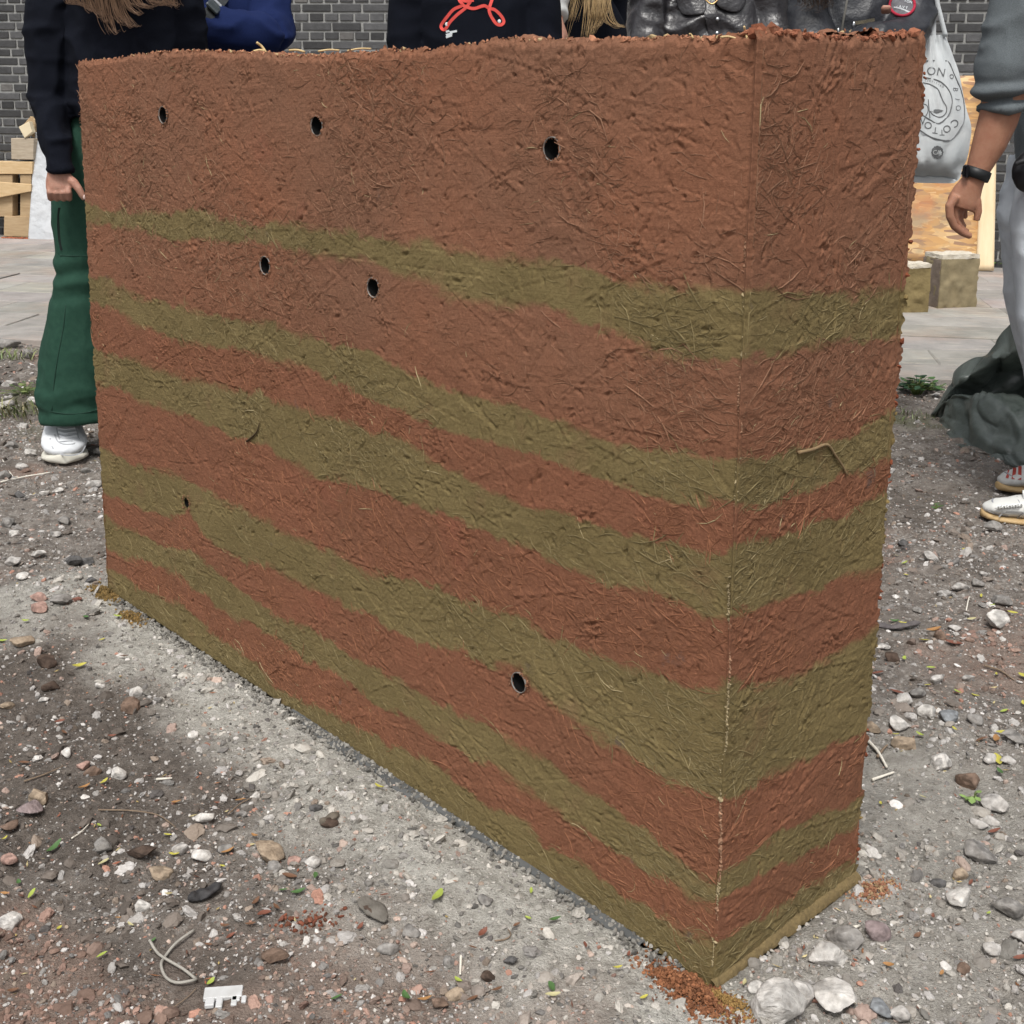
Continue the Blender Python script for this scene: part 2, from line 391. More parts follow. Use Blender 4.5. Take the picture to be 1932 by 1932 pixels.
for (hs_, hz_, hr_) in HOLES:                            # torn clay around the pipe mouths
    gx, gz = np.meshgrid(np.arange(1720)-hs_*WL*1000, np.arange(1180)-hz_*1000); rr = np.hypot(gx, gz)
    rg = np.exp(-((rr-hr_*1000-3)/6)**2); HF += rg*(.0022*fbm2(gx*.12, gz*.12, int(hs_*999), 3)-.0012)
steps = np.linspace(2.4, 1.4, 4000); cs_ = np.concatenate([[0], np.cumsum(steps)]); ncol = int(np.searchsorted(cs_, WL*1000))
sF = cs_[:ncol+1]/cs_[ncol]; sR = np.linspace(0, 1, int(WW*1000/1.7))
# the short face: the far edge is ragged, torn flakes stick out past the corner
VF, SF, ZF, MF, DF = face_grid(sF, BF, TF, WL, FL, EF, NF, LEAN_L, LEAN_M, 3, HF)
VR, SR, ZR, MR, DR = face_grid(sR, BR, TR, WW, MC, ER, NR, LEAN_M2, LEAN_R, 5, HR)
rag = sstep(.93, 1, SR)*(.002+.0055*np.clip(fbm2(ZR*55, 0*ZR, 77, 4, .75), -.35, 1.4))
VR += rag[..., None]*ER
lag = sstep(.012, 0, SF)*(.0032*np.clip(fbm2(ZF*60, 0*ZF, 78, 4, .75), -.5, 1.2)); VF -= lag[..., None]*EF
# soften the meeting of both faces: snap the last column of the long face to the first of the short one
mid = (VF[:, -1]+VR[:, 0])/2; mid[:, 2] = VF[:, -1, 2]; bulge = .0009*fbm2(tz*60, 0*tz, 79, 4, .7)-.0035*sstep(.62, .85, noise2(tz*34, 0*tz, 80))
mid += ((NF+NR)/1.414)[None, :]*bulge[:, None]; VF[:, -1] = mid; VR[:, 0] = mid
def keep_faces(V, nc, S, Z):
    f = grid_faces(NZ, nc); c = V.reshape(-1, 3)[f].mean(1)
    s = ((c-FL)@EF); z = c[:, 2]; k = np.ones(len(f), bool)
    for (hs_, hz_, hr_) in HOLES:
        dd = LEAN_L*hz_+hs_*(WL+(LEAN_M-LEAN_L)*hz_); k &= (np.hypot(s-dd, z-hz_) > hr_-.0008)
    return f[k]
fF = keep_faces(VF, len(sF), SF, ZF); fR = grid_faces(NZ, len(sR))
vs = [VF.reshape(-1, 3), VR.reshape(-1, 3)]; fs = [fF, fR+len(vs[0])]; ol = [MF.ravel(), MR.ravel()]; zz = [ZF.ravel(), ZR.ravel()]
dk = [DF.ravel(), DR.ravel()+WL]
def coarse(A, B, NN, tab, tabs, flip, nrow=58, ncol_=80, seed=90):
    ss = np.linspace(0, 1, ncol_); S, T = np.meshgrid(ss, np.linspace(0, 1, nrow)); tp = curve(tab, 1-ss if flip else ss)
    Z = T*tp[None, :]; V = A+S[..., None]*(B-A); V[..., 2] += Z; ln = np.linalg.norm(B-A)
    V = V+(.0012*fbm2(S*ln*70, Z*70, seed, 3))[..., None]*NN+EF*((LEAN_L*Z+.004)*(1 if ln < 1 else 1-S*0))[..., None]*(1 if ln < 1 else 0)
    return V, olive_mask(1-S if flip else S, Z, tabs, ln, seed)
for (A, B, NN, tab, tabs, fl, nc) in ((RC+ER*0, BL, -NF, TF, BF, True, 160), (BL, FL, -NR, TR, BR, True, 40)):
    if nc == 40: tab = [(0, 1.137), (1, 1.140)]
    V, m = coarse(A, B, NN, tab, tabs, fl, 110, nc)
    n0 = sum(len(x) for x in vs); fs.append(grid_faces(110, nc)+n0); vs.append(V.reshape(-1, 3)); ol.append(m.ravel()); zz.append(V[..., 2].ravel()); dk.append((V@EF).ravel())
# rough top: a grid from the long face's rim to the back
nt_, nr_ = 560, 90
ss = np.linspace(0, 1, nt_); S, T = np.meshgrid(ss, np.linspace(0, 1, nr_))
fr = curve(TF, S); rt = np.interp(T, [0, 1], [0, 1]); bk = curve(TF, S)
Zc = fr+sstep(.55, 1, S)*rt*.016-.004+.0055*fbm2(S*WL*28, T*WW*28, 55, 4, .65)*sstep(0, .04, T)-.006*sstep(.05, 0, T)
dL = LEAN_L*1.14; Vc = FL+EF*(dL+S*(WL+(LEAN_M-LEAN_L)*1.14))[..., None]+ER*(T*(WW+.012*S))[..., None]; Vc[..., 2] += Zc
Vc[0] -= NF*.003; n0 = sum(len(x) for x in vs)
fs.append(grid_faces(nr_, nt_)+n0); vs.append(Vc.reshape(-1, 3)); ol.append(np.zeros(nt_*nr_)); zz.append(Zc.ravel()); dk.append((S*WL).ravel())
zz = np.concatenate(zz); dk = np.concatenate(dk)

m_earth, t, N, L, b = nodes('layered_earth')
b.inputs['Roughness'].default_value = .92; b.inputs['Specular IOR Level'].default_value = .18
tc = N.new('ShaderNodeTexCoord')
def nz_(scale, det=4, ro=.6, vec=None):
    n = N.new('ShaderNodeTexNoise'); n.inputs['Scale'].default_value = scale; n.inputs['Detail'].default_value = det; n.inputs['Roughness'].default_value = ro
    L.new(vec or tc.outputs['Object'], n.inputs['Vector']); return n.outputs['Fac']
def rmp(x, lo, hi, a=0, c=1):
    r = N.new('ShaderNodeMapRange'); r.inputs[1].default_value = lo; r.inputs[2].default_value = hi; r.inputs[3].default_value = a; r.inputs[4].default_value = c; L.new(x, r.inputs[0]); return r.outputs[0]
def mixc(f, a, c, blend='MIX'):
    m = N.new('ShaderNodeMix'); m.data_type = 'RGBA'; m.blend_type = blend
    for k_, x in (('Factor', f), ('A', a), ('B', c)):
        if isinstance(x, (int, float)): m.inputs[k_].default_value = x
        elif isinstance(x, tuple): m.inputs[k_].default_value = c4(x)
        else: L.new(x, m.inputs[k_])
    return m.outputs['Result']
def att(nm):
    a = N.new('ShaderNodeAttribute'); a.attribute_name = nm; return a.outputs['Fac']
red = mixc(rmp(nz_(3.5, 5), .35, .68), (.214, .108, .067), (.250, .110, .063))
red = mixc(att('low'), red, mixc(rmp(nz_(5, 5), .35, .65), (.204, .093, .054), (.234, .100, .058)))
red = mixc(rmp(nz_(4.2, 6), .62, .76, 0, .5), red, (.285, .098, .062))
oliv = mixc(rmp(nz_(6, 5), .35, .65), (.165, .127, .056), (.198, .153, .069))
oliv = mixc(rmp(nz_(9, 5), .58, .8), oliv, (.196, .126, .066))
colr = mixc(att('olive'), red, oliv)
colr = mixc(rmp(nz_(260, 3, .7), .30, .75), mixc(1.0, colr, (.80, .78, .76), 'MULTIPLY'), mixc(1.0, colr, (1.14, 1.12, 1.10), 'MULTIPLY'))
mp1 = N.new('ShaderNodeMapping'); mp1.inputs['Scale'].default_value = (14, 14, 60); mp1.inputs['Rotation'].default_value = (0, 0, .8); L.new(tc.outputs['Object'], mp1.inputs[0])
colr = mixc(rmp(nz_(16, 3), .70, .76, 0, .55), colr, (.10, .082, .075))           # grey scuffs left by the formwork
colr = mixc(rmp(nz_(420, 2), .74, .80, 0, .5), colr, (.40, .33, .20))             # straw flecks
L.new(colr, b.inputs['Base Color'])
bp = N.new('ShaderNodeBump'); bp.inputs['Distance'].default_value = .0006; bp.inputs['Strength'].default_value = 1.0
fa_ = N.new('ShaderNodeAttribute'); fa_.attribute_name = 'fuv'
def flakes(ang, sx, sy, off, amp):
    """straight edged flake prints: long thin cells, each pressed to its own level"""
    m_ = N.new('ShaderNodeMapping'); m_.vector_type = 'TEXTURE'; m_.inputs['Rotation'].default_value = (0, 0, ang); m_.inputs['Scale'].default_value = (1/sx, 1/sy, 1); m_.inputs['Location'].default_value = (off, off*.7, 0); L.new(fa_.outputs['Vector'], m_.inputs[0])
    vo = N.new('ShaderNodeTexVoronoi'); vo.voronoi_dimensions = '2D'; vo.inputs['Scale'].default_value = 1; vo.inputs['Randomness'].default_value = 1; L.new(m_.outputs[0], vo.inputs['Vector'])
    sp = N.new('ShaderNodeSeparateColor'); L.new(vo.outputs['Color'], sp.inputs[0]); return rmp(sp.outputs[0], .35, .95, 0, amp)
fib = None
for prm in ((.22, 17, 190, .13, 1.0), (-.5, 14, 240, .27, 1.0), (.85, 18, 260, .41, .9), (-1.2, 20, 280, .59, .8), (.05, 24, 420, .73, .7)):
    s_ = flakes(*prm)
    if fib is None: fib = s_
    else:
        a_ = N.new('ShaderNodeMath'); a_.operation = 'ADD'; L.new(fib, a_.inputs[0]); L.new(s_, a_.inputs[1]); fib = a_.outputs[0]
ad = N.new('ShaderNodeMath'); ad.operation = 'MULTIPLY_ADD'; L.new(nz_(520, 3, .7), ad.inputs[0]); ad.inputs[1].default_value = 1.3; L.new(fib, ad.inputs[2])
L.new(ad.outputs[0], bp.inputs['Height']); L.new(bp.outputs[0], b.inputs['Normal'])
wall = thing('rammed_earth_wall', 'freestanding rammed earth wall with wavy red and olive layers and pipe holes', 'wall', (FL+RC)/2); wall['kind'] = 'thing'
low = sstep(.78, .55, zz+.05*noise2(dk*2, zz*3, 66))
fuv = np.column_stack([dk, zz, 0*zz, 0*zz]); me = mesh('wall_body', np.vstack(vs), np.vstack(fs), True, {'olive': np.concatenate(ol), 'low': low, 'fuv': fuv})
child('wall_body', me, m_earth, wall)
# pipes through the wall
m_bore = pm('dark_pipe_bore', (.006, .006, .006), (.010, .010, .010), 60, .8, spec=.1)
m_pipe = pm('grey_pipe_plastic', (.24, .235, .22), (.15, .14, .13), 60, .5, .0004, 300)
for i, (hs_, hz_, hr_) in enumerate(HOLES):
    dd = LEAN_L*hz_+hs_*(WL+(LEAN_M-LEAN_L)*hz_); c = FL+EF*dd+np.array([0, 0, hz_])
    n = 40; th = np.linspace(0, 2*np.pi, n, endpoint=False); V = []
    ro, ri = hr_+.0010, hr_+.0000
    def rings(rr_): return np.vstack([c+r_*(np.outer(np.cos(th), EF)+np.outer(np.sin(th), [0, 0, 1]))+NF*off for (r_, off) in rr_])
    bore = child('pipe', mesh('pipe', rings(((ro, -.02), (ri, -.0012), (ri, -.10), (ri, -.29), (.0005, -.29))), grid_faces(5, n, True)), m_bore, wall)
    if hr_ > .012: child('pipe_rim', mesh('pipe_rim', rings(((ro, -.012), (ro, -.0002), (ro-.0003, .0004), (ri+.0002, .0004), (ri-.0002, -.0003), (ri-.0002, -.0013))), grid_faces(6, n, True)), m_pipe, bore)
# crumbs: helper for small broken bits
ICO = None
def ico():
    global ICO
    if ICO is None:
        t_ = (1+5**.5)/2
        v = np.array([(-1,t_,0),(1,t_,0),(-1,-t_,0),(1,-t_,0),(0,-1,t_),(0,1,t_),(0,-1,-t_),(0,1,-t_),(t_,0,-1),(t_,0,1),(-t_,0,-1),(-t_,0,1)], float)
        v /= np.linalg.norm(v[0])
        f = np.array([(0,11,5),(0,5,1),(0,1,7),(0,7,10),(0,10,11),(1,5,9),(5,11,4),(11,10,2),(10,7,6),(7,1,8),(3,9,4),(3,4,2),(3,2,6),(3,6,8),(3,8,9),(4,9,5),(2,4,11),(6,2,10),(8,6,7),(9,8,1)])
        ICO = v, f
    return ICO
def rots(n, rng):
    q = rng.normal(size=(n, 4)); q /= np.linalg.norm(q, axis=1)[:, None]; w_, x, y, z = q.T
    return np.stack([1-2*(y*y+z*z), 2*(x*y-z*w_), 2*(x*z+y*w_), 2*(x*y+z*w_), 1-2*(x*x+z*z), 2*(y*z-x*w_), 2*(x*z-y*w_), 2*(y*z+x*w_), 1-2*(x*x+y*y)], -1).reshape(n, 3, 3)
def bits(pos, size, cols, rng, flat=.7, jitter=.22, name='bits', base=None, upright=False):
    """many small angular pieces joined in one mesh; pos (n,3), size (n,), cols (n,3)"""
    v0, f0 = base or ico(); n = len(pos); k = len(v0)
    sc = np.stack([rng.uniform(.7, 1.25, n), rng.uniform(.6, 1.1, n), rng.uniform(.4, .9, n)*flat/.7], -1)
    V = v0[None]*(1+jitter*rng.normal(size=(n, k, 1)))*sc[:, None, :]
    R_ = rots(n, rng)
    if upright:
        a = rng.uniform(0, 6.28, n); c_, s_ = np.cos(a), np.sin(a); tl = rng.normal(0, .25, n)
        Rz = np.zeros((n, 3, 3)); Rz[:, 0, 0] = c_; Rz[:, 0, 1] = -s_; Rz[:, 1, 0] = s_; Rz[:, 1, 1] = c_; Rz[:, 2, 2] = 1
        Rx = np.zeros((n, 3, 3)); Rx[:, 0, 0] = 1; Rx[:, 1, 1] = np.cos(tl); Rx[:, 1, 2] = -np.sin(tl); Rx[:, 2, 1] = np.sin(tl); Rx[:, 2, 2] = np.cos(tl)
        R_ = Rz@Rx
    V = np.einsum('nij,nkj->nki', R_, V)*size[:, None, None]+pos[:, None, :]
    F = (f0[None]+(np.arange(n)*k)[:, None, None]).reshape(-1, f0.shape[1])
    return mesh(name, V.reshape(-1, 3), F, False, {'Col': np.repeat(cols, k, 0)})
m_bits = pm('crumbled_earth', (1, 1, 1), (.75, .75, .75), 300, .95, .0006, 700, attr='Col', spec=.1)
rg = np.random.default_rng(41)
# pale broken burr along the near corner
n = 1900; z = rg.uniform(.002, 1.10, n); z = z[noise2(z*26, 0*z, 5)+.6*noise2(z*7, 0*z, 6)+rg.normal(0, .25, n) > .0]; n = len(z)
pos = MC+EF[None]*(LEAN_M*z)[:, None]+((NF+NR)/1.414)[None]*(.0002+.0014*rg.random(n))[:, None]+EF[None]*(.0040*noise2(z*24, 0*z, 8)+rg.normal(0, .0007, n))[:, None]; pos[:, 2] += z
om = olive_mask(np.full(n, .999), z, BF, WL, 3)
cl = np.where(om[:, None] > .5, [.36, .29, .17], [.33, .19, .12])*rg.uniform(.7, 1.3, (n, 1))
child('corner_burr', bits(pos, rg.uniform(.0005, .0016, n)*(1+1.2*rg.random(n)**8), cl, rg, jitter=.4, name='corner_burr'), m_bits, wall, 'stuff')
# torn fringe down the far edge of the short face
n = 260; z = rg.uniform(.02, 1.14, n); pos = RC+ER[None]*(.0005+LEAN_R*z+.004*rg.random(n))[:, None]+NR[None]*rg.uniform(-.016, .001, n)[:, None]; pos[:, 2] += z
om = olive_mask(np.full(n, 1.), z, BR, WW, 5); cl = np.where(om[:, None] > .5, [.20, .145, .062], [.235, .075, .04])*rg.uniform(.7, 1.2, (n, 1))
child('torn_edge', bits(pos, rg.uniform(.0018, .0048, n), cl, rg, name='torn_edge'), m_bits, wall, 'stuff')
# loose crumbs along the top
n = 2600; s = np.concatenate([rg.uniform(0, 1, 1300), rg.uniform(.86, 1, 700), rg.uniform(.38, .62, 600)]); t_ = rg.random(n)**2.2
pos = FL+EF[None]*(s*WL*.985+.008)[:, None]+ER[None]*(t_*WW*.98+.004)[:, None]; pos[:, 2] += curve(TF, s)+sstep(.55, 1, s)*t_*.016-.002+rg.uniform(0, .003, n)
cl = np.array([.36, .17, .10])*rg.uniform(.6, 1.4, (n, 1)); cl[rg.random(n) < .12] = [.48, .36, .20]
child('top_crumbs', bits(pos, rg.uniform(.0006, .0026, n)*(1+1.5*rg.random(n)**7), cl, rg, jitter=.35, name='top_crumbs'), m_bits, wall, 'stuff')
n = 420; s = rg.uniform(0, 1, n); pos = MC+ER[None]*(s*WW)[:, None]-NR[None]*rg.uniform(.001, .03, n)[:, None]; pos[:, 2] += curve(TR, s)-.004+rg.uniform(0, .004, n)
cl = np.array([.30, .12, .07])*rg.uniform(.6, 1.3, (n, 1))
child('top_crumbs', bits(pos, rg.uniform(.0012, .0040, n)*(1+1.6*rg.random(n)**8), cl, rg, name='top_crumbs'), m_bits, wall, 'stuff')
# clods on the rim near the corner
pr = []
for (px, py, sz) in ((1884, 84, .020), (1900, 86, .014), (1935, 84, .012), (1855, 94, .011), (1790, 104, .009), (2010, 88, .012), (1760, 100, .008), (2100, 92, .009), (2200, 90, .010)):
    on_short = px > 1890
    e_, a_, n_ = (ER, MC, NR) if on_short else (EF, FL, NF)
    d = ray(px*K, py*K); q = CAMPOS+d*(((a_-CAMPOS)@n_)/(d@n_)); pr.append(q-n_*.010)
pr = np.array(pr); sz = np.array([.020, .014, .012, .011, .009, .012, .008, .009, .010])*.62
child('rim_clods', bits(pr, sz, np.tile([.23, .085, .048], (len(pr), 1)), rg, jitter=.3, name='rim_clods'), m_bits, wall, 'stuff')
m_straw = pm('straw', (.62, .47, .25), (.45, .32, .15), 40, .7)
for (p0, p1, Y, r_) in (((484, 80), (502, 99), 2.20, .0022), ((478, 97), (500, 96), 2.20, .002), ((1404, 50), (1410, 74), 1.37, .0012), ((1301, 64), (1308, 72), 1.42, .001),
                        ((196, 110), (199, 118), 2.53, .0013), ((545, 95), (575, 98), 2.10, .0018), ((600, 97), (640, 95), 2.05, .0015), ((1360, 70), (1395, 75), 1.38, .0012), ((655, 96), (700, 92), 2.0, .0014)):
    a, c = P(*p0, Y), P(*p1, Y); q = (a+c)/2+np.array([0, .004, .002])
    child('straw', MB().add(*tube([a, q, c], r_, 6, 3)).build('straw'), m_straw, wall)
# straw and clay fibres standing proud of the pressed face: short thin bent slivers, far too many to count
def fibres(n, ln, A, E_, Nn, l0, l1, tabs, HM, seed):
    rg = np.random.default_rng(seed); out_v, out_f, out_c = [], [], []; k0 = 0
    s_ = rg.random(n*3); z_ = rg.uniform(.006, 1.125, n*3); pk = np.clip(.35+.9*fbm2(s_*ln*5, z_*5, seed+1, 4), .06, 1); ok = rg.random(n*3) < pk; s_, z_ = s_[ok][:n], z_[ok][:n]; n = len(s_)
    for (hs_, hz_, hr_) in (HOLES if ln > 1 else []):
        m_ = np.hypot((s_-hs_)*ln, z_-hz_) > hr_+.02; s_, z_ = s_[m_], z_[m_]
    n = len(s_); ol_ = olive_mask(s_, z_, tabs, ln, seed); L_ = np.clip(rg.lognormal(-4.15, .55, n), .005, .075); W_ = rg.uniform(.0003, .00075, n)*(1+.5*(L_ > .035)); a_ = np.where(rg.random(n) < .6, rg.normal(0, .55, n), rg.uniform(-1.57, 1.57, n)); ben = rg.normal(0, .12, n)*L_
    base = np.where(ol_[:, None] > .5, [.215, .17, .085], [.250, .135, .085])*rg.uniform(.80, 1.30, (n, 1)); low_ = sstep(.78, .55, z_)[:, None]*(ol_[:, None] < .5); base = base*(1-low_)+base*np.array([1.06, .88, .78])*low_  # paler, pinker than the wall: highlights painted into the fibre colour
    base[rg.random(n) < .012] = [.42, .34, .19]
    D0 = l0*z_+s_*(ln+(l1-l0)*z_); rows_ = []
    for t_ in (-.5, -.17, .17, .5):
        pd = D0+np.cos(a_)*L_*t_-np.sin(a_)*ben*(1-4*t_*t_); pz = z_+np.sin(a_)*L_*t_+np.cos(a_)*ben*(1-4*t_*t_); hh = HM[np.clip(pz*1000, 0, HM.shape[0]-1).astype(int), np.clip(pd*1000, 0, HM.shape[1]-1).astype(int)]
        pd = np.clip(pd, .001, ln-.001); wv = W_*(1-1.3*abs(t_)); up_ = hh+.0001
        for (o_, u_) in ((-1, 0), (0, 1), (1, 0)):
            q = A+np.outer(pd-np.sin(a_)*wv*o_, E_)+np.outer(up_+u_*wv*1.1-(.0004 if u_ == 0 else 0), Nn); q[:, 2] += pz+np.cos(a_)*wv*o_; rows_.append(q)
    V = np.stack(rows_, 1); F = np.array([[r*3+c, r*3+c+1, r*3+c+4, r*3+c+3] for r in range(3) for c in range(2)])
    F = (F[None]+(np.arange(n)*12)[:, None, None]).reshape(-1, 4)
    return mesh('straw_fibres', V.reshape(-1, 3), F[:, ::-1], True, {'Col': np.repeat(base, 12, 0)})
child('straw_fibres', fibres(21000, WL, FL, EF, NF, LEAN_L, LEAN_M, BF, HF, 3), m_bits, wall, 'stuff')
child('straw_fibres', fibres(4600, WW, MC, ER, NR, LEAN_M2, LEAN_R, BR, HR, 5), m_bits, wall, 'stuff')
hb_p, hb_s = [], []
for (hs_, hz_, hr_) in HOLES:
    for _ in range(34):
        a = rg.uniform(0, 6.28); r_ = hr_+abs(rg.normal(0, .0035))+.0012; dd = LEAN_L*hz_+hs_*(WL+(LEAN_M-LEAN_L)*hz_); q = FL+EF*(dd+r_*math.cos(a))+NF*.0004; q[2] += hz_+r_*math.sin(a); hb_p.append(q); hb_s.append(rg.uniform(.0007, .0024))
child('torn_clay', bits(np.array(hb_p), np.array(hb_s), np.tile([.22, .115, .07], (len(hb_p), 1))*rg.uniform(.7, 1.3, (len(hb_p), 1)), rg, jitter=.4, name='torn_clay'), m_bits, wall, 'stuff')
# the torn scar with a root fibre on the short face, and a few proud fibres
def on_face(px, py, out=.0015):
    d = ray(px*K, py*K); n_, a_ = (NR, MC) if px > 1845 else (NF, FL)
    return CAMPOS+d*(((a_+n_*out-CAMPOS)@n_)/(d@n_))
m_fib = pm('clay_fibre', (.20, .13, .07), (.26, .19, .10), 80, .9, .0004, 400)
for pts, r_ in (([(1994, 1130), (2030, 1122), (2065, 1110), (2085, 1135), (2105, 1165), (2115, 1185)], .0024), ([(616, 1102), (640, 1080), (648, 1055)], .0018)):
    child('root_fibre', MB().add(*tube([on_face(*q) for q in pts], r_, 6, 4, .5)).build('root_fibre'), m_fib if r_ != .0018 else pm('dark_fibre', (.06, .04, .02), None, 50, .9), wall)

# ================================================================== GROUND
PAVE_A, PAVE_B = GS(-200, 842), GS(2260, 950)            # front edge of the pavement
pe = (PAVE_B-PAVE_A)/np.linalg.norm(PAVE_B-PAVE_A); pn = np.array([-pe[1], pe[0], 0])
def dist_rect(x, y):
    """signed distance to the wall's footprint and the coordinates along / across it"""
    dx, dy = x-FL[0], y-FL[1]; a = dx*EF[0]+dy*EF[1]; c = -(dx*NF[0]+dy*NF[1])
    ox = np.maximum(np.maximum(-a, a-WL), 0); oy = np.maximum(np.maximum(-c, c-WW), 0)
    return np.hypot(ox, oy), a, c
def zones(x, y):
    d, a, c = dist_rect(x, y); n1 = fbm2(x*3.1, y*3.1, 101, 4); n2 = fbm2(x*9, y*9, 103, 4)
    front = (c < .02)
    wid = .20+.16*sstep(.5, 1.6, a)+.10*n1
    sand = sstep(wid, wid*.35, d+.04*n2)*np.where(front | (a < .02), 1, .55)
    sand = np.maximum(sand, sstep(.45, .1, np.hypot((x-.66)/1.0, (y-1.72))+.14*n2)*.55)
    sand = np.maximum(sand, sstep(.30, .05, np.hypot(x+1.02, (y-2.55)*1.0)+.08*n2)*.8)
    red = sstep(.30, .75, fbm2(x*2.3+7, y*2.3, 107, 4)+.15*n2-.10)
    red = np.maximum(red, .8*sstep(.28, .05, np.hypot(x+.18, (y-1.32)*1.3)+.09*n2))
    dark = sstep(.0, .75, fbm2(x*1.7, y*2.0+3, 109, 5, .6)+.35*n2)*.8
    dark = np.maximum(dark, .75*sstep(.42, .1, np.hypot((x+1.05)/1.3, (y-1.95))+.16*n2))
    moss = sstep(.2, .6, fbm2(x*4, y*4, 111, 3))*sstep(3.6, 4.3, y)
    return sand, red*(1-sand*.75), dark*(1-sand), moss, d
def gz(x, y):
    x = np.asarray(x, float); y = np.asarray(y, float)
    d, a, c = dist_rect(x, y)
    z = .010*fbm2(x*2.1, y*2.1, 121, 3)+.0085*fbm2(x*13, y*13, 123, 5, .62)
    z = z+.007*sstep(.32, .05, d)
    near = sstep(.10, .012, d); z = z*(1-near)+near*(.0015*fbm2(x*60, y*60, 127, 3)+.0005)
    z = z-.03*sstep(.003, 0, d)
    fade = sstep(9, 6, np.hypot(x, y-2)); z = z*fade
    pv = (x-PAVE_A[0])*pn[0]+(y-PAVE_A[1])*pn[1]; k_ = sstep(-.10, .05, pv); return z*(1-k_)-.03*k_
def lines(lo, hi, fine_lo, fine_hi, st, grow=1.35):
    c = list(np.arange(fine_lo, fine_hi+1e-6, st)); s_ = st
    while c[-1] < hi: s_ *= grow; c.append(c[-1]+s_)
    s_ = st
    while c[0] > lo: s_ *= grow; c.insert(0, c[0]-s_)
    return np.array(c)
gx = lines(-70, 70, -2.35, 2.1, .0135); gy = lines(-40, 110, .95, 5.6, .0135)
X, Y = np.meshgrid(gx, gy); Zg = gz(X, Y)
sd_, rd_, dk_, ms_, _ = zones(X, Y)
m_soil, t, N, L, b = nodes('stony_soil')
b.inputs['Roughness'].default_value = .93; b.inputs['Specular IOR Level'].default_value = .2
tc = N.new('ShaderNodeTexCoord')
soil = mixc(rmp(nz_(22, 6, .65), .32, .68), (.130, .110, .094), (.290, .258, .228))
soil = mixc(rmp(nz_(70, 5, .7), .52, .64, 0, .85), soil, (.40, .37, .335))
soil = mixc(att('dark'), soil, mixc(rmp(nz_(60, 5, .7), .35, .7), (.058, .047, .039), (.175, .148, .126)))
sandc = mixc(rmp(nz_(45, 6, .7), .34, .62), (.31, .295, .26), (.57, .55, .50))
sandc = mixc(rmp(nz_(130, 4, .7), .58, .66, 0, .6), sandc, (.17, .16, .145))
colr = mixc(att('sand'), soil, sandc)
colr = mixc(rmp(att('red'), 0, 1, 0, .62), colr, mixc(rmp(nz_(50, 5, .7), .35, .68), (.20, .14, .11), (.37, .275, .225)))
colr = mixc(rmp(att('moss'), 0, 1, 0, .5), colr, (.10, .12, .045))
colr = mixc(rmp(nz_(420, 3, .7), .66, .74, 0, .8), colr, (.62, .60, .57))
colr = mixc(rmp(nz_(330, 3, .7), .36, .28, 0, .6), colr, (.07, .06, .052))
L.new(colr, b.inputs['Base Color'])
bp = N.new('ShaderNodeBump'); bp.inputs['Distance'].default_value = .010; bp.inputs['Strength'].default_value = 1.0
ad = N.new('ShaderNodeMath'); ad.operation = 'MULTIPLY_ADD'; L.new(nz_(300, 4, .7), ad.inputs[0]); ad.inputs[1].default_value = .35; L.new(nz_(75, 5, .7), ad.inputs[2])
L.new(ad.outputs[0], bp.inputs['Height']); L.new(bp.outputs[0], b.inputs['Normal'])
add('ground', mesh('ground', np.stack([X, Y, Zg], -1).reshape(-1, 3), grid_faces(len(gy), len(gx)), True,
    {'sand': sd_.ravel(), 'red': rd_.ravel(), 'dark': dk_.ravel(), 'moss': ms_.ravel()}), m_soil, kind='structure')

# ---- loose grit, nobody could count it
def ico2():
    v, f = ico(); v = list(map(tuple, v)); cache = {}; nf = []
    def mid_(a, c):
        k_ = (min(a, c), max(a, c))
        if k_ not in cache:
            p = np.array(v[a])+np.array(v[c]); p /= np.linalg.norm(p); cache[k_] = len(v); v.append(tuple(p))
        return cache[k_]
    for a, c, e in f:
        ab, bc, ca = mid_(a, c), mid_(c, e), mid_(e, a); nf += [(a, ab, ca), (c, bc, ab), (e, ca, bc), (ab, bc, ca)]
    return np.array(v), np.array(nf)
ICO2 = ico2()
PAL = np.array([[.40,.385,.37],[.50,.48,.455],[.30,.285,.27],[.20,.19,.18],[.12,.11,.105],[.32,.24,.205],[.36,.20,.15],[.26,.21,.17],[.62,.60,.58],[.42,.33,.28]])
PW = np.array([.22,.13,.18,.10,.05,.10,.05,.10,.03,.04])
m_grit = pm('grit_stone', (1, 1, 1), (.62, .60, .58), 90, .85, .0010, 260, attr='Col')
rg = np.random.default_rng(52)
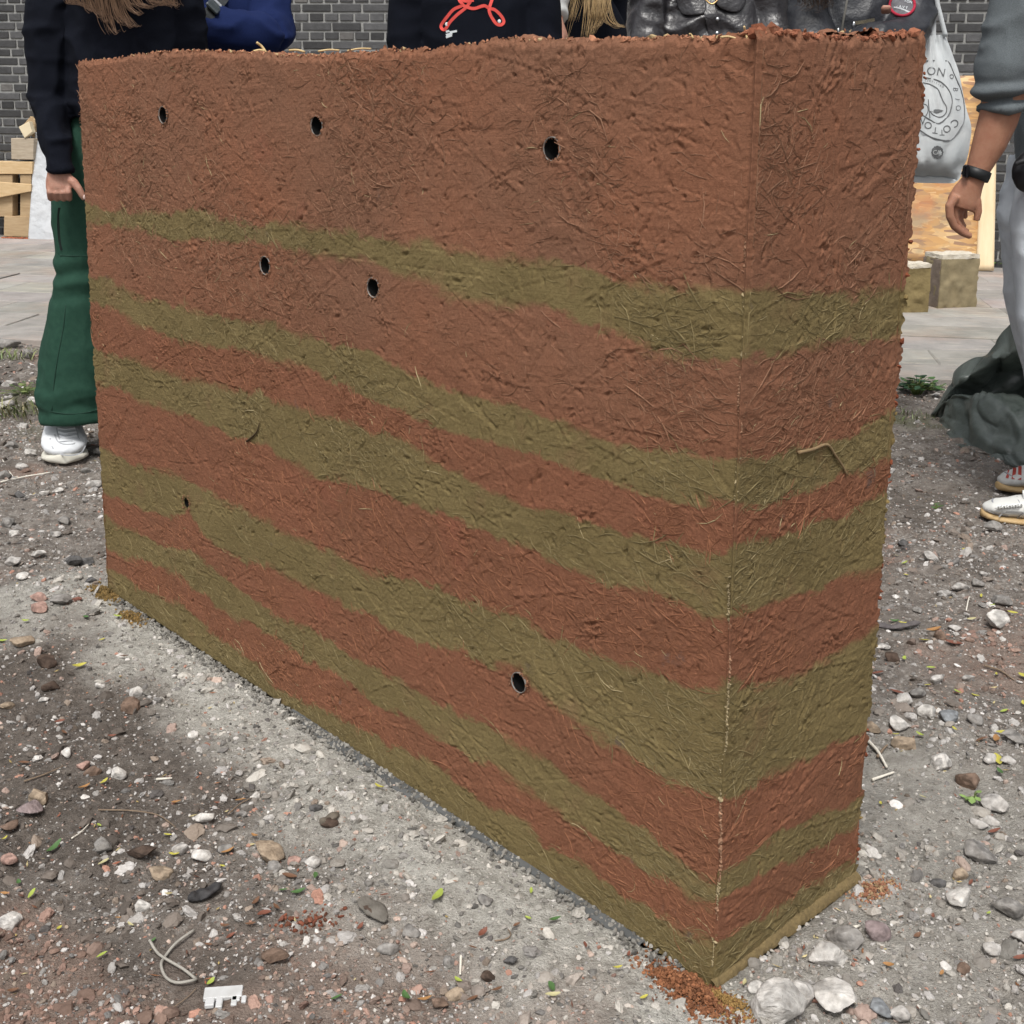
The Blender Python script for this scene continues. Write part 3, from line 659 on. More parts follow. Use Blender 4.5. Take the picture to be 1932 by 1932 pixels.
def scatter(n, lo, hi, pw, seed, xr=(-2.3, 2.0), yr=(1.0, 5.55)):
    rg = np.random.default_rng(seed)
    # more points close to the camera, where they can be told apart
    y = yr[0]+(yr[1]-yr[0])*rg.random(n)**1.7; x = rg.uniform(-1, 1, n)*(.30+.46*y); x = np.clip(x, *xr)
    d, a, c = dist_rect(x, y); pv = (x-PAVE_A[0])*pn[0]+(y-PAVE_A[1])*pn[1]
    s_, r_, k_, _, _ = zones(x, y); cl = fbm2(x*5, y*5, 131, 3)
    ok = (d > .006) & (pv < -.02) & (rg.random(n) < (1-.45*s_)*(.5+.7*np.clip(cl+.3, 0, 1)))
    x, y = x[ok], y[ok]; s_, r_, k_ = s_[ok], r_[ok], k_[ok]; n = len(x)
    size = lo*(hi/lo)**(rg.random(n)**pw); size *= (1+.12*(y-1.5).clip(0, 3))
    ci = rg.choice(len(PAL), n, p=PW); cols = PAL[ci]*rg.uniform(.85, 1.35, (n, 1))
    cols = np.where((rg.random(n) < r_*.38)[:, None], np.array([.36, .235, .19])*rg.uniform(.6, 1.2, (n, 1)), cols)
    cols = np.where((rg.random(n) < s_*.55)[:, None], np.array([.40, .38, .345])*rg.uniform(.45, 1.4, (n, 1)), cols)
    cols = np.where((rg.random(n) < k_*.35)[:, None], cols*.5, cols)
    return np.stack([x, y, gz(x, y)+size*.05], -1), size, cols, rg
KEEP = np.array([[*GS(a, c)[:2], r_] for a, c, r_ in [(373, 2345, .010), (390, 2362, .010), (409, 2379, .010), (430, 2394, .010), (455, 2410, .010), (484, 2430, .012), (470, 2449, .010), (440, 2448, .010), (414, 2430, .010), (402, 2402, .010), (412, 2372, .010), (426, 2360, .010), (440, 2348, .010), (462, 2333, .010), (484, 2319, .010), (520, 2480, .030), (545, 2480, .030), (570, 2480, .030), (595, 2478, .030), (500, 2238, .018), (535, 2220, .018), (1091, 2269, .018), (930, 2288, .02), (823, 2062, .014)]])
def free(pos, f=1.0):
    ok = np.ones(len(pos), bool)
    for x, y, r_ in KEEP: ok &= np.hypot(pos[:, 0]-x, (pos[:, 1]-y)) > r_*f
    return ok
def gn_scatter(name, pos, size, cols, rg, sub, flat, seed, mat, amp=.42):
    """thousands of loose stones as instances on points (one chipped ball per object)"""
    ok = free(pos); pos, size, cols = pos[ok], size[ok], cols[ok]
    n = len(pos); me = bpy.data.meshes.new(name); me.vertices.add(n); me.vertices.foreach_set('co', pos.astype(np.float32).ravel()); me.update()
    sc = np.stack([rg.uniform(.7, 1.35, n), rg.uniform(.6, 1.1, n), rg.uniform(.45, .95, n)*flat], -1)*size[:, None]
    ro = np.stack([rg.normal(0, .45, n), rg.normal(0, .45, n), rg.uniform(0, 6.28, n)], -1)
    for nm, a in (('scl', sc), ('rot', ro)): me.attributes.new(nm, 'FLOAT_VECTOR', 'POINT').data.foreach_set('vector', a.astype(np.float32).ravel())
    me.attributes.new('Col', 'FLOAT_COLOR', 'POINT').data.foreach_set('color', np.column_stack([cols, np.ones(n)]).astype(np.float32).ravel())
    o = add(name, me, mat, kind='stuff'); tr = bpy.data.node_groups.new(name, 'GeometryNodeTree')
    tr.interface.new_socket('Geometry', in_out='INPUT', socket_type='NodeSocketGeometry'); tr.interface.new_socket('Geometry', in_out='OUTPUT', socket_type='NodeSocketGeometry')
    N_, L_ = tr.nodes, tr.links; gi_, go_ = N_.new('NodeGroupInput'), N_.new('NodeGroupOutput')
    ic = N_.new('GeometryNodeMeshIcoSphere'); ic.inputs['Radius'].default_value = 1; ic.inputs['Subdivisions'].default_value = sub
    ps = N_.new('GeometryNodeInputPosition'); tx = N_.new('ShaderNodeTexNoise'); tx.inputs['Scale'].default_value = 1.1; tx.inputs['Detail'].default_value = 3
    ofs = N_.new('ShaderNodeVectorMath'); ofs.operation = 'ADD'; ofs.inputs[1].default_value = (seed*3.7, seed*1.3, seed*2.1); L_.new(ps.outputs[0], ofs.inputs[0]); L_.new(ofs.outputs[0], tx.inputs['Vector'])
    sb = N_.new('ShaderNodeVectorMath'); sb.operation = 'SUBTRACT'; sb.inputs[1].default_value = (.5, .5, .5); L_.new(tx.outputs['Color'], sb.inputs[0])
    sl_ = N_.new('ShaderNodeVectorMath'); sl_.operation = 'SCALE'; sl_.inputs['Scale'].default_value = amp*4.5; L_.new(sb.outputs[0], sl_.inputs[0])
    sp = N_.new('GeometryNodeSetPosition'); L_.new(ic.outputs['Mesh'], sp.inputs['Geometry']); L_.new(sl_.outputs[0], sp.inputs['Offset'])
    sm = N_.new('GeometryNodeSetShadeSmooth'); sm.inputs['Shade Smooth'].default_value = False; L_.new(sp.outputs[0], sm.inputs['Geometry'])
    mt = N_.new('GeometryNodeSetMaterial'); mt.inputs['Material'].default_value = mat; L_.new(sm.outputs[0], mt.inputs['Geometry'])
    ip = N_.new('GeometryNodeInstanceOnPoints'); L_.new(gi_.outputs[0], ip.inputs['Points']); L_.new(mt.outputs[0], ip.inputs['Instance'])
    for nm, sk in (('rot', 'Rotation'), ('scl', 'Scale')):
        na = N_.new('GeometryNodeInputNamedAttribute'); na.data_type = 'FLOAT_VECTOR'; na.inputs['Name'].default_value = nm; src = na.outputs['Attribute']
        if sk == 'Rotation': er = N_.new('FunctionNodeEulerToRotation'); L_.new(src, er.inputs[0]); src = er.outputs[0]
        L_.new(src, ip.inputs[sk])
    L_.new(ip.outputs[0], go_.inputs[0]); md = o.modifiers.new('scatter', 'NODES'); md.node_group = tr
    return o
m_grit_i = pm('loose_grit', (1, 1, 1), (.72, .70, .68), 2.2, .9, attr='inst', detail=6)
for k_, (nm, n, lo, hi, pw, sub, fl_) in enumerate((('fine_grit', 80000, .0008, .0028, 1.3, 1, .85), ('fine_grit', 80000, .0008, .0030, 1.3, 2, .8), ('gravel', 15000, .0022, .0070, 2.4, 2, .8), ('gravel', 15000, .0022, .0080, 2.6, 2, .75), ('gravel', 3000, .0055, .0135, 2.6, 3, .68))):
    p_, s_, c_, rg = scatter(n, lo, hi, pw, 61+k_); gn_scatter(nm, p_, s_, c_, rg, sub, fl_, k_+1, m_grit_i)
rg = np.random.default_rng(69)
# soil clods and sand lumps give the trodden ground its crumbly relief
for k_, (n, lo, hi, pw, sub) in enumerate(((11000, .003, .013, 2.6, 2), (42000, .0014, .0050, 1.6, 1))):
    p_, s_, c_, rg_1 = scatter(n, lo, hi, pw, 161+k_); z1, z2, z3, _, _ = zones(p_[:, 0], p_[:, 1]); m_ = len(p_)
    cl = np.array([.19, .162, .14])*(1-z1[:, None])+np.array([.46, .44, .40])*z1[:, None]; cl = cl*(1-.5*z3[:, None]*(1-z1[:, None])); cl = cl*(1-.5*z2[:, None])+np.array([.33, .20, .15])*.5*z2[:, None]
    gn_scatter('soil_clods', p_, s_, cl*rg_1.uniform(.65, 1.3, (m_, 1)), rg_1, sub, .7, 21+k_, m_grit_i)
# dark soil lumps in the sand beside the wall
n = 1300; a = rg.uniform(-.1, WL+.05, n); dd = rg.uniform(.004, .34, n)*rg.random(n)**.4; q = FL+EF[None]*a[:, None]+NF[None]*dd[:, None]
cl = np.array([.17, .162, .15])*rg.uniform(.6, 2.0, (n, 1)); s_ = .0012+.0050*rg.random(n)**4
q[:, 2] = gz(q[:, 0], q[:, 1])+s_*.15
add('soil_lumps', bits(q, s_, cl, rg, name='soil_lumps', upright=True), m_grit, kind='stuff')
# dark crumbs tight against the foot of the long face
n = 1700; a = rg.uniform(0, .98*WL, n)**1.0; a = a[(a/WL < .62) | (rg.random(n) < .45)]; n = len(a); dd = .002+.028*rg.random(n)**1.6
q = FL+EF[None]*a[:, None]+NF[None]*dd[:, None]; s_ = rg.uniform(.0014, .0046, n); q[:, 2] = np.maximum(gz(q[:, 0], q[:, 1]), .004*(a/WL > .46))+s_*.3
add('wet_sand_crumbs', bits(q, s_, np.array([.20, .192, .175])*rg.uniform(.6, 1.8, (n, 1)), rg, name='wet_sand_crumbs'), m_grit, kind='stuff')
def heap(name, c, r, n, colors, smin, smax, hgt, seed, ax=(1, 0)):
    rg = np.random.default_rng(seed); ax = np.array(ax, float); ax /= np.linalg.norm(ax); ay = np.array([-ax[1], ax[0]])
    e = rg.normal(0, .45, (n, 2)); q = np.array(c)[None, :2]+e[:, :1]*ax*r[0]+e[:, 1:]*ay*r[1]
    d, _, _ = dist_rect(q[:, 0], q[:, 1]); q = q[d > .0015]; e = e[d > .0015]; n = len(q)
    s_ = rg.uniform(smin, smax, n); z = gz(q[:, 0], q[:, 1])+hgt*np.exp(-3*(e**2).sum(1))*rg.random(n)+s_*.3
    cl = np.array(colors)[rg.integers(len(colors), size=n)]*rg.uniform(.65, 1.3, (n, 1))
    add(name, bits(np.column_stack([q, z]), s_, cl, rg, name=name), m_bits, kind='stuff')
heap('red_earth_crumbs', GS(1725, 2478), (.075, .030), 1700, [[.26,.11,.055],[.29,.13,.065],[.19,.085,.045]], .0011, .0034, .016, 71, EF[:2])
heap('olive_earth_crumbs', GS(1800, 2505), (.045, .020), 700, [[.30,.19,.07],[.26,.16,.06]], .0009, .0026, .010, 72, EF[:2])
heap('olive_earth_crumbs', GS(262, 1484), (.06, .022), 520, [[.20,.13,.05],[.16,.11,.045]], .0016, .0048, .012, 73, EF[:2])
heap('olive_earth_crumbs', GS(330, 1545), (.05, .022), 300, [[.24,.15,.055],[.16,.11,.045]], .0014, .0040, .006, 74, EF[:2])
heap('red_earth_crumbs', GS(2185, 2225), (.045, .022), 420, [[.36,.18,.11],[.30,.14,.085],[.38,.26,.15]], .0011, .0030, .008, 75, (.8, .6))
heap('red_earth_crumbs', GS(760, 2300), (.05, .025), 90, [[.22,.08,.05],[.16,.07,.045]], .0014, .0040, .004, 76)
# thin plate the wall was rammed on: its dark edge shows along the foot
m_plate = pm('dark_base_sheet', (.06, .062, .062), (.115, .118, .117), 14, .75, .0008, 120)
ss = np.linspace(.44*WL, .935*WL, 160); ed = .016+.007*fbm2(ss*16, 0*ss, 83, 4, .6); ed *= sstep(.44*WL, .50*WL, ss)*.8+.2; V = []
for (k0, z_) in ((-.12, .0046), (.0, .0048), (.9, .0046), (1.0, .0032), (1.02, -.010)): 
    q = FL+EF[None]*ss[:, None]+NF[None]*(ed*k0 if k0 > 0 else 0*ed+k0)[:, None]; q[:, 2] = z_+.0012*noise2(ss*9, ss*0, 84); V.append(q)
add('base_sheet', mesh('base_sheet', np.vstack(V), grid_faces(5, 160)[:, ::-1]), m_plate, None, 'thin dark grey sheet sticking out under the long foot of the earth wall', 'sheet')
# tan earth lip squeezed out under the short face
ss = np.linspace(-.004, WW+.004, 220); prof = [(-.001, .0105), (.002, .0095), (.0045, .007), (.0065, .0045), (.0075, -.001)]
V = []
for (o_, z_) in prof:
    k_ = 1+.22*fbm2(ss*110, ss*0+z_*160, 88, 4, .7); q = MC+ER[None]*ss[:, None]+NR[None]*(o_*k_)[:, None]; q[:, 2] += z_*(.75+.4*np.abs(k_)); V.append(q)
m_lip = pm('tan_earth', (.20, .145, .066), (.13, .095, .045), 160, .95, .0015, 420)
child('squeezed_lip', mesh('squeezed_lip', np.vstack(V), grid_faces(len(prof), 220)), m_lip, wall)

# ---- single stones: picture position, width in picture px, colour word
CW = {'white': (.66,.645,.625), 'pale grey': (.52,.505,.49), 'grey': (.30,.29,.28), 'dark grey': (.13,.128,.13), 'brown': (.215,.15,.115), 'dark brown': (.10,.07,.055),
      'pink': (.44,.29,.25), 'tan': (.40,.32,.24), 'mauve': (.29,.235,.24), 'brick red': (.28,.125,.095), 'blue grey': (.27,.29,.315)}
STONES = [l.split(',') for l in """2389,2256,66,white;2441,2135,82,grey;2485,2004,74,pale grey;2472,2037,52,pale grey;2441,2050,50,pale grey;2348,1914,58,pale grey;2419,1948,68,brown;2515,2282,84,grey;2545,2345,62,pale grey;2479,2370,52,pale grey
2069,2392,112,white;2107,2352,96,grey;2184,2343,68,mauve;2082,2484,118,white;1992,2480,108,pale grey;1938,2526,152,white;1888,2469,52,white;2197,2509,60,blue grey;2252,2530,62,pale grey;2206,2553,52,blue grey;2402,2422,44,brown;2342,2206,46,dark grey;2397,2189,42,tan
2321,1408,42,pale grey;2476,1329,54,grey;2250,1364,26,dark grey;2397,1472,42,pale grey;2439,1463,30,grey;2501,1505,48,grey;2457,1440,24,pale grey;2292,1528,30,grey;2489,1563,60,white;2383,1575,36,pale grey;2344,1600,32,brown;2203,1623,42,white;2228,1654,42,dark brown;2337,1708,47,pale grey;2414,1699,36,pale grey;2290,1736,44,grey;2257,1764,48,white;2313,1791,46,white;2242,1806,50,white;2369,1807,48,blue grey;2433,1807,42,grey;2253,1862,62,tan;2178,1815,42,tan;2346,1915,58,white;2468,1911,48,pale grey;2530,1870,64,grey;2517,1920,40,pale grey
161,1297,44,grey;19,1297,42,grey;112,1221,28,white;143,1217,30,white;50,1235,32,dark grey;180,1400,44,dark grey;217,1394,40,dark grey;99,1383,38,white;99,1499,46,pink;99,1521,52,pink;149,1504,52,grey;195,1495,26,brick red;52,1604,62,tan;118,1664,54,dark brown;128,1718,46,dark brown;110,1740,28,white;250,1719,28,white;340,1734,38,white;327,1761,50,brown;480,1834,28,white;17,1757,38,tan;166,1880,30,white;207,1909,36,pink;294,1921,40,white;232,1926,42,brown;95,1989,58,tan
510,2052,54,white;78,2016,66,mauve;28,2062,50,brown;23,2142,46,pink;254,2113,52,grey;399,2166,64,tan;510,2127,60,white;450,2113,44,pale grey;559,2113,44,grey;670,2117,72,tan;357,2125,80,dark brown;735,2139,36,pink;782,2150,44,white;357,2254,44,white;23,2295,68,white;683,2405,76,brown;787,2031,38,dark grey;823,2062,48,dark brown;688,2156,42,grey;733,2136,30,pink;1120,2406,36,grey;1218,2453,42,dark brown;1213,2267,42,grey;1276,2429,42,dark grey;973,2379,62,grey;1027,2339,48,grey;932,2288,58,dark brown;1139,2474,58,tan;1098,2507,48,brown;750,1940,30,pale grey;640,1980,26,white;600,2040,26,grey;1010,2150,30,grey
15,1010,40,pale grey;60,1060,36,pale grey;30,1110,34,grey;75,1140,30,white;20,860,60,grey;70,890,36,grey;20,960,36,pale grey;80,1000,34,white;10,1180,36,grey;55,1165,30,pale grey;230,1210,40,pale grey;215,1180,26,grey;245,1130,34,white;35,1330,34,white;140,1340,30,pale grey;60,1440,34,white;30,1400,44,pale grey;225,1450,28,dark grey""".replace('\n', ';').split(';')]
m_stone = pm('weathered_stone', (1, 1, 1), (.60, .58, .56), 90, .9, .0030, 160, attr='Col', detail=8)
def stone_mesh(seed, w_, col):
    rg = np.random.default_rng(seed); v, f = ICO2; v = v.copy(); cache = {}
    # one more subdivision for the larger ones
    vv = list(map(tuple, v)); nf = []
    def mid_(a, c):
        k_ = (min(a, c), max(a, c))
        if k_ not in cache:
            p = np.array(vv[a])+np.array(vv[c]); p /= np.linalg.norm(p); cache[k_] = len(vv); vv.append(tuple(p))
        return cache[k_]
    for a, c, e in f:
        ab, bc, ca = mid_(a, c), mid_(c, e), mid_(e, a); nf += [(a, ab, ca), (c, bc, ab), (e, ca, bc), (ab, bc, ca)]
    if w_ < .034: f = np.zeros((0, 3), int)
    else: f = np.array(nf); nf = []
    cache.clear()
    for a, c, e in f:
        ab, bc, ca = mid_(a, c), mid_(c, e), mid_(e, a); nf += [(a, ab, ca), (c, bc, ab), (e, ca, bc), (ab, bc, ca)]
    v = np.array(vv); sc = np.array([1, rg.uniform(.62, .95), rg.uniform(.42, .72)])
    for _ in range(rg.integers(12, 20)):                    # chop flat facets
        d = rg.normal(size=3); d /= np.linalg.norm(d); k_ = rg.uniform(.46, .80); o_ = v@d-k_; v = v-np.outer(np.clip(o_, 0, None)*.93, d)
    v = v*sc; v *= (1+.05*fbm3(v, 2.6, seed, 3)+.035*fbm3(v, 9, seed+8, 3))[:, None]
    v /= (v[:, 0].max()-v[:, 0].min()); cl = np.tile(col, (len(v), 1))*(1+.22*fbm3(v, 7, seed+3, 4))[:, None]*(1-.35*sstep(.1, .5, fbm3(v, 3, seed+5, 3)))[:, None]*np.array([1, .985, .96])
    return mesh('stone', v*w_, np.array(nf), True, {'Col': cl})
def where_(x, y):
    d, a, c = dist_rect(np.array(x), np.array(y))
    if c > WW+.02 and a > WL*.5 or (a > WL+.003 and c > .1): return 'beyond the short end of the earth wall' if d > .35 else 'close to the short end of the earth wall'
    if a > WL*.95: return 'below the near corner of the earth wall'
    if y > 2.55: return 'behind the far end of the earth wall'
    return 'close to the long face of the earth wall' if d < .35 else 'on the dark soil away from the earth wall'
gi = 0
for i, (px, py, wd, cw) in enumerate(STONES):
    px, py, wd = float(px), float(py), float(wd); g = GS(px, py+wd*.12); Yd = g[1]
    wm = wd*K/ppm(Yd)*1.10; col = np.array(CW[cw])
    me = stone_mesh(1000+i, wm, col); o = add('stone', me, m_stone)
    o.location = (g[0], g[1], float(gz(g[0], g[1]))+wm*.21); o.rotation_euler = (random.uniform(-.15, .15), random.uniform(-.15, .15), random.uniform(-.6, .6)+(math.pi if i % 2 else 0))
    sw = 'small' if wm < .03 else ('fist sized' if wm > .062 else 'rough')
    o['label'] = f'{sw} {cw} stone lying {where_(g[0], g[1])}'; o['category'] = 'stone'; o['group'] = 'loose stones '+where_(g[0], g[1])

# ================================================================== PAVEMENT, BRICK WALL AND WHAT LEANS ON IT
PZ = .012
pav = add('pavement', None); pav['kind'] = 'structure'
m_slab = pm('worn_paving_stone', (.30, .285, .265), (.40, .375, .345), 6, .9, .003, 40, attr='Col', detail=8)
m_slab_dust = None
BW_L, BW_R = GS(10, 588), GS(2486, 672)                   # foot of the brick wall
be = (BW_R-BW_L)/np.linalg.norm(BW_R-BW_L); bn = np.array([be[1], -be[0], 0])       # along the wall, and out of it towards the camera
def PW(px, py, off):
    """point seen at a source pixel on the plane that runs off metres in front of the brick wall"""
    d = ray(px*K, py*K); a_ = BW_L+bn*off; return CAMPOS+d*(((a_-CAMPOS)@bn)/(d@bn))
depth = 4.6; rows = [0, .30, .62, .95, 1.25, 1.60, 1.92, 2.25, 2.6, 2.95, 3.3, 3.7, 4.1, 4.5]
rg = np.random.default_rng(81)
m, t, N, L, b = nodes('dusty_paving')
b.inputs['Roughness'].default_value = .92; tc = N.new('ShaderNodeTexCoord')
geo = N.new('ShaderNodeNewGeometry').outputs['Position']
cc = mixc(rmp(nz_(5, 6, .65, geo), .3, .7), (.22, .21, .195), (.36, .34, .315))
cc = mixc(rmp(nz_(1.6, 5, .65, geo), .48, .68, 0, .5), cc, mixc(rmp(nz_(9, 5, .7, geo), .35, .65), (.36, .23, .17), (.47, .35, .28)))
mpd = N.new('ShaderNodeMapping'); mpd.inputs['Scale'].default_value = (1.2, 7, 1); L.new(geo, mpd.inputs[0])
cc = mixc(rmp(nz_(3, 5, .7, mpd.outputs[0]), .56, .68, 0, .7), cc, (.50, .44, .37))
cc = mixc(rmp(nz_(150, 3, .7, geo), .62, .72, 0, .5), cc, (.12, .115, .11))
at_ = N.new('ShaderNodeAttribute'); at_.attribute_name = 'Col'
L.new(mixc(1.0, cc, at_.outputs['Color'], 'MULTIPLY'), b.inputs['Base Color'])
bp = N.new('ShaderNodeBump'); bp.inputs['Distance'].default_value = .004; L.new(nz_(60, 6, .7, geo), bp.inputs['Height']); L.new(bp.outputs[0], b.inputs['Normal'])
m_slab = m
for ri in range(len(rows)-1):
    w_ = rows[ri+1]-rows[ri]-.012; x = -1.6-rg.uniform(0, .5)
    while x < 6.6:
        l_ = rg.uniform(.55, 1.05) if ri else rg.uniform(.7, 1.2)
        v, f = bevel_box(l_-.004, w_, .06, .004); v = v*(1+.004*rg.normal(size=v.shape))
        vz = rg.normal(0, .0025); c = PAVE_A+pe*(x+l_/2)+pn*(rows[ri]+w_/2)
        if (BW_L-c)@(-bn) < -.02 or True:
            wv = c+pe*v[:, :1]+pn*v[:, 1:2]; wv[:, 2] = v[:, 2]+PZ-.03+vz
            if ((wv-BW_L)@bn).min() > -.05 or ((c-BW_L)@bn) > .1:
                k_ = rg.uniform(.85, 1.1); me = mesh('paving_stone', wv, f, False, {'Col': np.tile([k_, k_*rg.uniform(.97, 1.02), k_*rg.uniform(.95, 1.02)], (24, 1))})
                child('paving_stone', me, m_slab, pav)
        x += l_
v, f = box_v((-2.2, .02, PZ-.05), (7.0, 4.45, PZ-.0035)); V = PAVE_A+pe[None]*v[:, :1]+pn[None]*v[:, 1:2]; V[:, 2] = v[:, 2]
child('joint_sand', mesh('joint_sand', V, f, False), pm('joint_sand', (.17, .16, .145), (.26, .245, .22), 30, .95, .002, 90), pav)
# ---- brick wall: header and stretcher courses in turn
m_mortar = pm('grey_mortar', (.31, .31, .30), (.22, .22, .21), 30, .95, .003, 120)
m_brick = pm('dark_engineering_brick', (1, 1, 1), (.66, .66, .66), 26, .62, .0022, 90, attr='Col', spec=.4, detail=7)
bw = thing('brick_wall', 'dark grey brick wall with pale mortar joints closing off the yard', 'wall', (BW_L+BW_R)/2); bw['kind'] = 'thing'
HB = 3.6; LB = 11.0; X0 = -2.0
def wq(x, o_, z): return BW_L+be*x+bn*o_+np.array([0, 0, z])
v, f = box_v((X0, -.3, -.1), (X0+LB, -.009, HB)); V = np.array([wq(*q) for q in v]); child('mortar', mesh('mortar', V, f, False), m_mortar, bw)
CH, SL = .0635, .222; visrect = [(-30, -12, 62, 305), (532, -12, 746, 108), (1055, -12, 1072, 80), (1180, -12, 1212, 80), (1470, -12, 1512, 80), (1755, -12, 1880, 160), (1878, 290, 1910, 515)]
shapes = {}
rest = MB()
for r_ in range(int(HB/CH)):
    hdr = r_ % 2; l_ = SL/2 if hdr else SL; x = X0+(l_*.5 if hdr else 0); z = r_*CH+CH/2
    while x < X0+LB-l_:
        bl = l_-.013; v, f = bevel_box(bl*rg.uniform(.97, 1.005), .09, (CH-.0125)*rg.uniform(.94, 1.03), .004)
        v = v*(1+.012*rg.normal(size=v.shape)); o_ = -.045+rg.normal(0, .0016); k_ = rg.uniform(.5, 1.45)
        tone = np.array([.070, .070, .072])*k_ if rg.random() > .06 else np.array([.11, .105, .10])*k_
        c = wq(x+l_/2, o_, z); wv = c+be*v[:, :1]-bn*v[:, 1:2]*1; wv[:, 2] = z+v[:, 2]
        u_, v_ = proj(c+bn*.045)
        if any(a-6 < u_ < c2+6 and b_-6 < v_ < d_+6 for (a, b_, c2, d_) in visrect):
            child('brick', mesh('brick', wv, f, False, {'Col': np.tile(tone, (24, 1))}), m_brick, bw)
        else:
            v, f = box_v((-bl/2, -.045, -(CH-.0125)/2), (bl/2, .045, (CH-.0125)/2)); wv = c+be*v[:, :1]-bn*v[:, 1:2]; wv[:, 2] = z+v[:, 2]; rest.add(wv, f, tone)
        x += l_
child('bricks', rest.build('bricks', False), m_brick, bw, 'stuff')
# ---- mossy foot of the wall: small weeds
def blades(name, c, n, hgt, spread, cols, seed, wid=.004, parent=None, lean=.5):
    rg = np.random.default_rng(seed); mb = MB()
    for _ in range(n):
        q = np.array(c)+np.array([rg.normal(0, spread), rg.normal(0, spread*.6), 0]); a = rg.uniform(0, 6.28); h_ = hgt*rg.uniform(.5, 1.1); d = np.array([math.cos(a), math.sin(a), 0])*h_*lean*rg.uniform(.3, 1.3)
        s = np.array([-math.sin(a), math.cos(a), 0])*wid*rg.uniform(.6, 1.2); up = np.array([0, 0, 1.])
        v = [q-s*.6, q+s*.6, q+d*.4+up*h_*.6-s, q+d*.4+up*h_*.6+s, q+d+up*h_*.85]
        mb.add(v, [(0, 1, 3, 2), (2, 3, 4)], np.array(cols[rg.integers(len(cols))])*rg.uniform(.7, 1.3))
    return mb.build(name)
m_leafy = pm('leaf_green', (1, 1, 1), (.8, .8, .8), 60, .55, attr='Col', spec=.4)
def weed(label, c, n, hgt, spread, cols, seed, leaf=.010, grp=None):
    """small ground plant: stems with broad leaves"""
    rg = np.random.default_rng(seed); o = thing('weed', label, 'plant', c, grp); lm = MB(); sm = MB()
    for _ in range(n):
        a = rg.uniform(0, 6.28); R_ = spread*rg.random()**.6; tip = np.array(c)+np.array([math.cos(a)*R_, math.sin(a)*R_*.7, hgt*rg.uniform(.35, 1)*(1-.4*R_/spread)])
        sm.add(*tube([np.array(c)+(tip-c)*np.array([.25, .25, 0]), (tip+c)/2+np.array([0, 0, hgt*.1]), tip], .0011, 5, 2))
        d = np.array([math.cos(a+rg.normal(0, .6)), math.sin(a+rg.normal(0, .6)), rg.uniform(-.3, .25)]); s = np.cross(d, [0, 0, 1]); s /= np.linalg.norm(s); l_ = leaf*rg.uniform(.7, 1.3); nrm = np.cross(s, d)
        v = [tip, tip+d*l_*.35+s*l_*.38, tip+d*l_*.75+s*l_*.34, tip+d*l_*1.1, tip+d*l_*.75-s*l_*.34, tip+d*l_*.35-s*l_*.38, tip+d*l_*.55-nrm*l_*.14]
        lm.add(v, [(0, 1, 6), (1, 2, 6), (2, 3, 6), (3, 4, 6), (4, 5, 6), (5, 0, 6)], np.array(cols[rg.integers(len(cols))])*rg.uniform(.65, 1.3))
    child('leaves', lm.build('leaves'), m_leafy, o, 'stuff'); child('stems', sm.build('stems'), pm('stem', (.12, .16, .05)), o)
weed('dark green leafy weed at the edge of the pavement behind the tarpaulin', GS(2288, 985, .01), 70, .085, .075, [(.035, .085, .03), (.055, .12, .035), (.03, .07, .035)], 301, .026)
weed('low green creeping weed beside the dark leafy one', GS(2325, 975, .01), 40, .035, .06, [(.10, .17, .06), (.14, .19, .09)], 302, .016)
weed('tiny weed sprouting at the foot of the brick wall behind the plank', GS(2492, 668, .01), 26, .07, .05, [(.10, .20, .04), (.06, .13, .03)], 303, .02)
weed('small weed between stones behind the green trousers', GS(60, 985), 22, .05, .07, [(.16, .20, .07), (.10, .15, .05)], 304, .022)
add('grass', blades('grass', GS(45, 1035), 150, .05, .10, [(.20, .20, .09), (.13, .17, .06), (.26, .23, .12)], 305, .003, lean=1.0), m_leafy, kind='stuff')
add('grass', blades('grass', GS(25, 895), 70, .05, .08, [(.20, .22, .09), (.13, .17, .06)], 306, .003, lean=1.0), m_leafy, kind='stuff')
add('grass', blades('grass', GS(2290, 1050), 26, .05, .05, [(.20, .24, .11), (.13, .17, .06)], 307, .002, lean=.8), m_leafy, kind='stuff')
weed('light green seedling on the gravel beyond the short end of the earth wall', GS(2429, 2000), 8, .018, .014, [(.20, .30, .09)], 308, .012)
weed('small green seedling on the soil near the sneakers', GS(2336, 1272), 7, .018, .014, [(.08, .15, .05)], 309, .013)
weed('pale green seedling beside the dark bark strip', GS(2250, 1425), 8, .018, .02, [(.22, .30, .08), (.30, .34, .08)], 310, .014)

# ---- pallet on the left
m_wood = pm('weathered_wood', (.34, .235, .13), (.46, .34, .205), 7, .8, .0015, 30, (1, 1, 9), detail=7)
m_wood_h = pm('pale_pine', (.52, .36, .19), (.62, .46, .27), 8, .75, .001, 30, (1.2, 6, 9), detail=7)
m_wood_g = pm('grey_block_wood', (.33, .27, .20), (.46, .39, .30), 14, .85, .0015, 50, (1, 1, 6), detail=7)
YP = .16
def plank(name, mat, parent, pts, th, Y):
    """board seen as a quadrilateral in the picture (source px, clockwise from upper left), set at depth Y"""
    q = [PW(px, py, Y) for px, py in pts]; off = -bn*th; v = np.array(q+[p+off for p in q])
    f = [(0, 3, 2, 1), (4, 5, 6, 7), (0, 1, 5, 4), (1, 2, 6, 5), (2, 3, 7, 6), (3, 0, 4, 7)]
    me = mesh(name, v, f, False); o = child(name, me, mat, parent)
    bv = o.modifiers.new('b', 'BEVEL'); bv.width = .004; bv.segments = 2
    return o
pl = thing('pallet', 'wooden pallet standing on edge against the brick wall beside a white board', 'pallet', GS(10, 590))
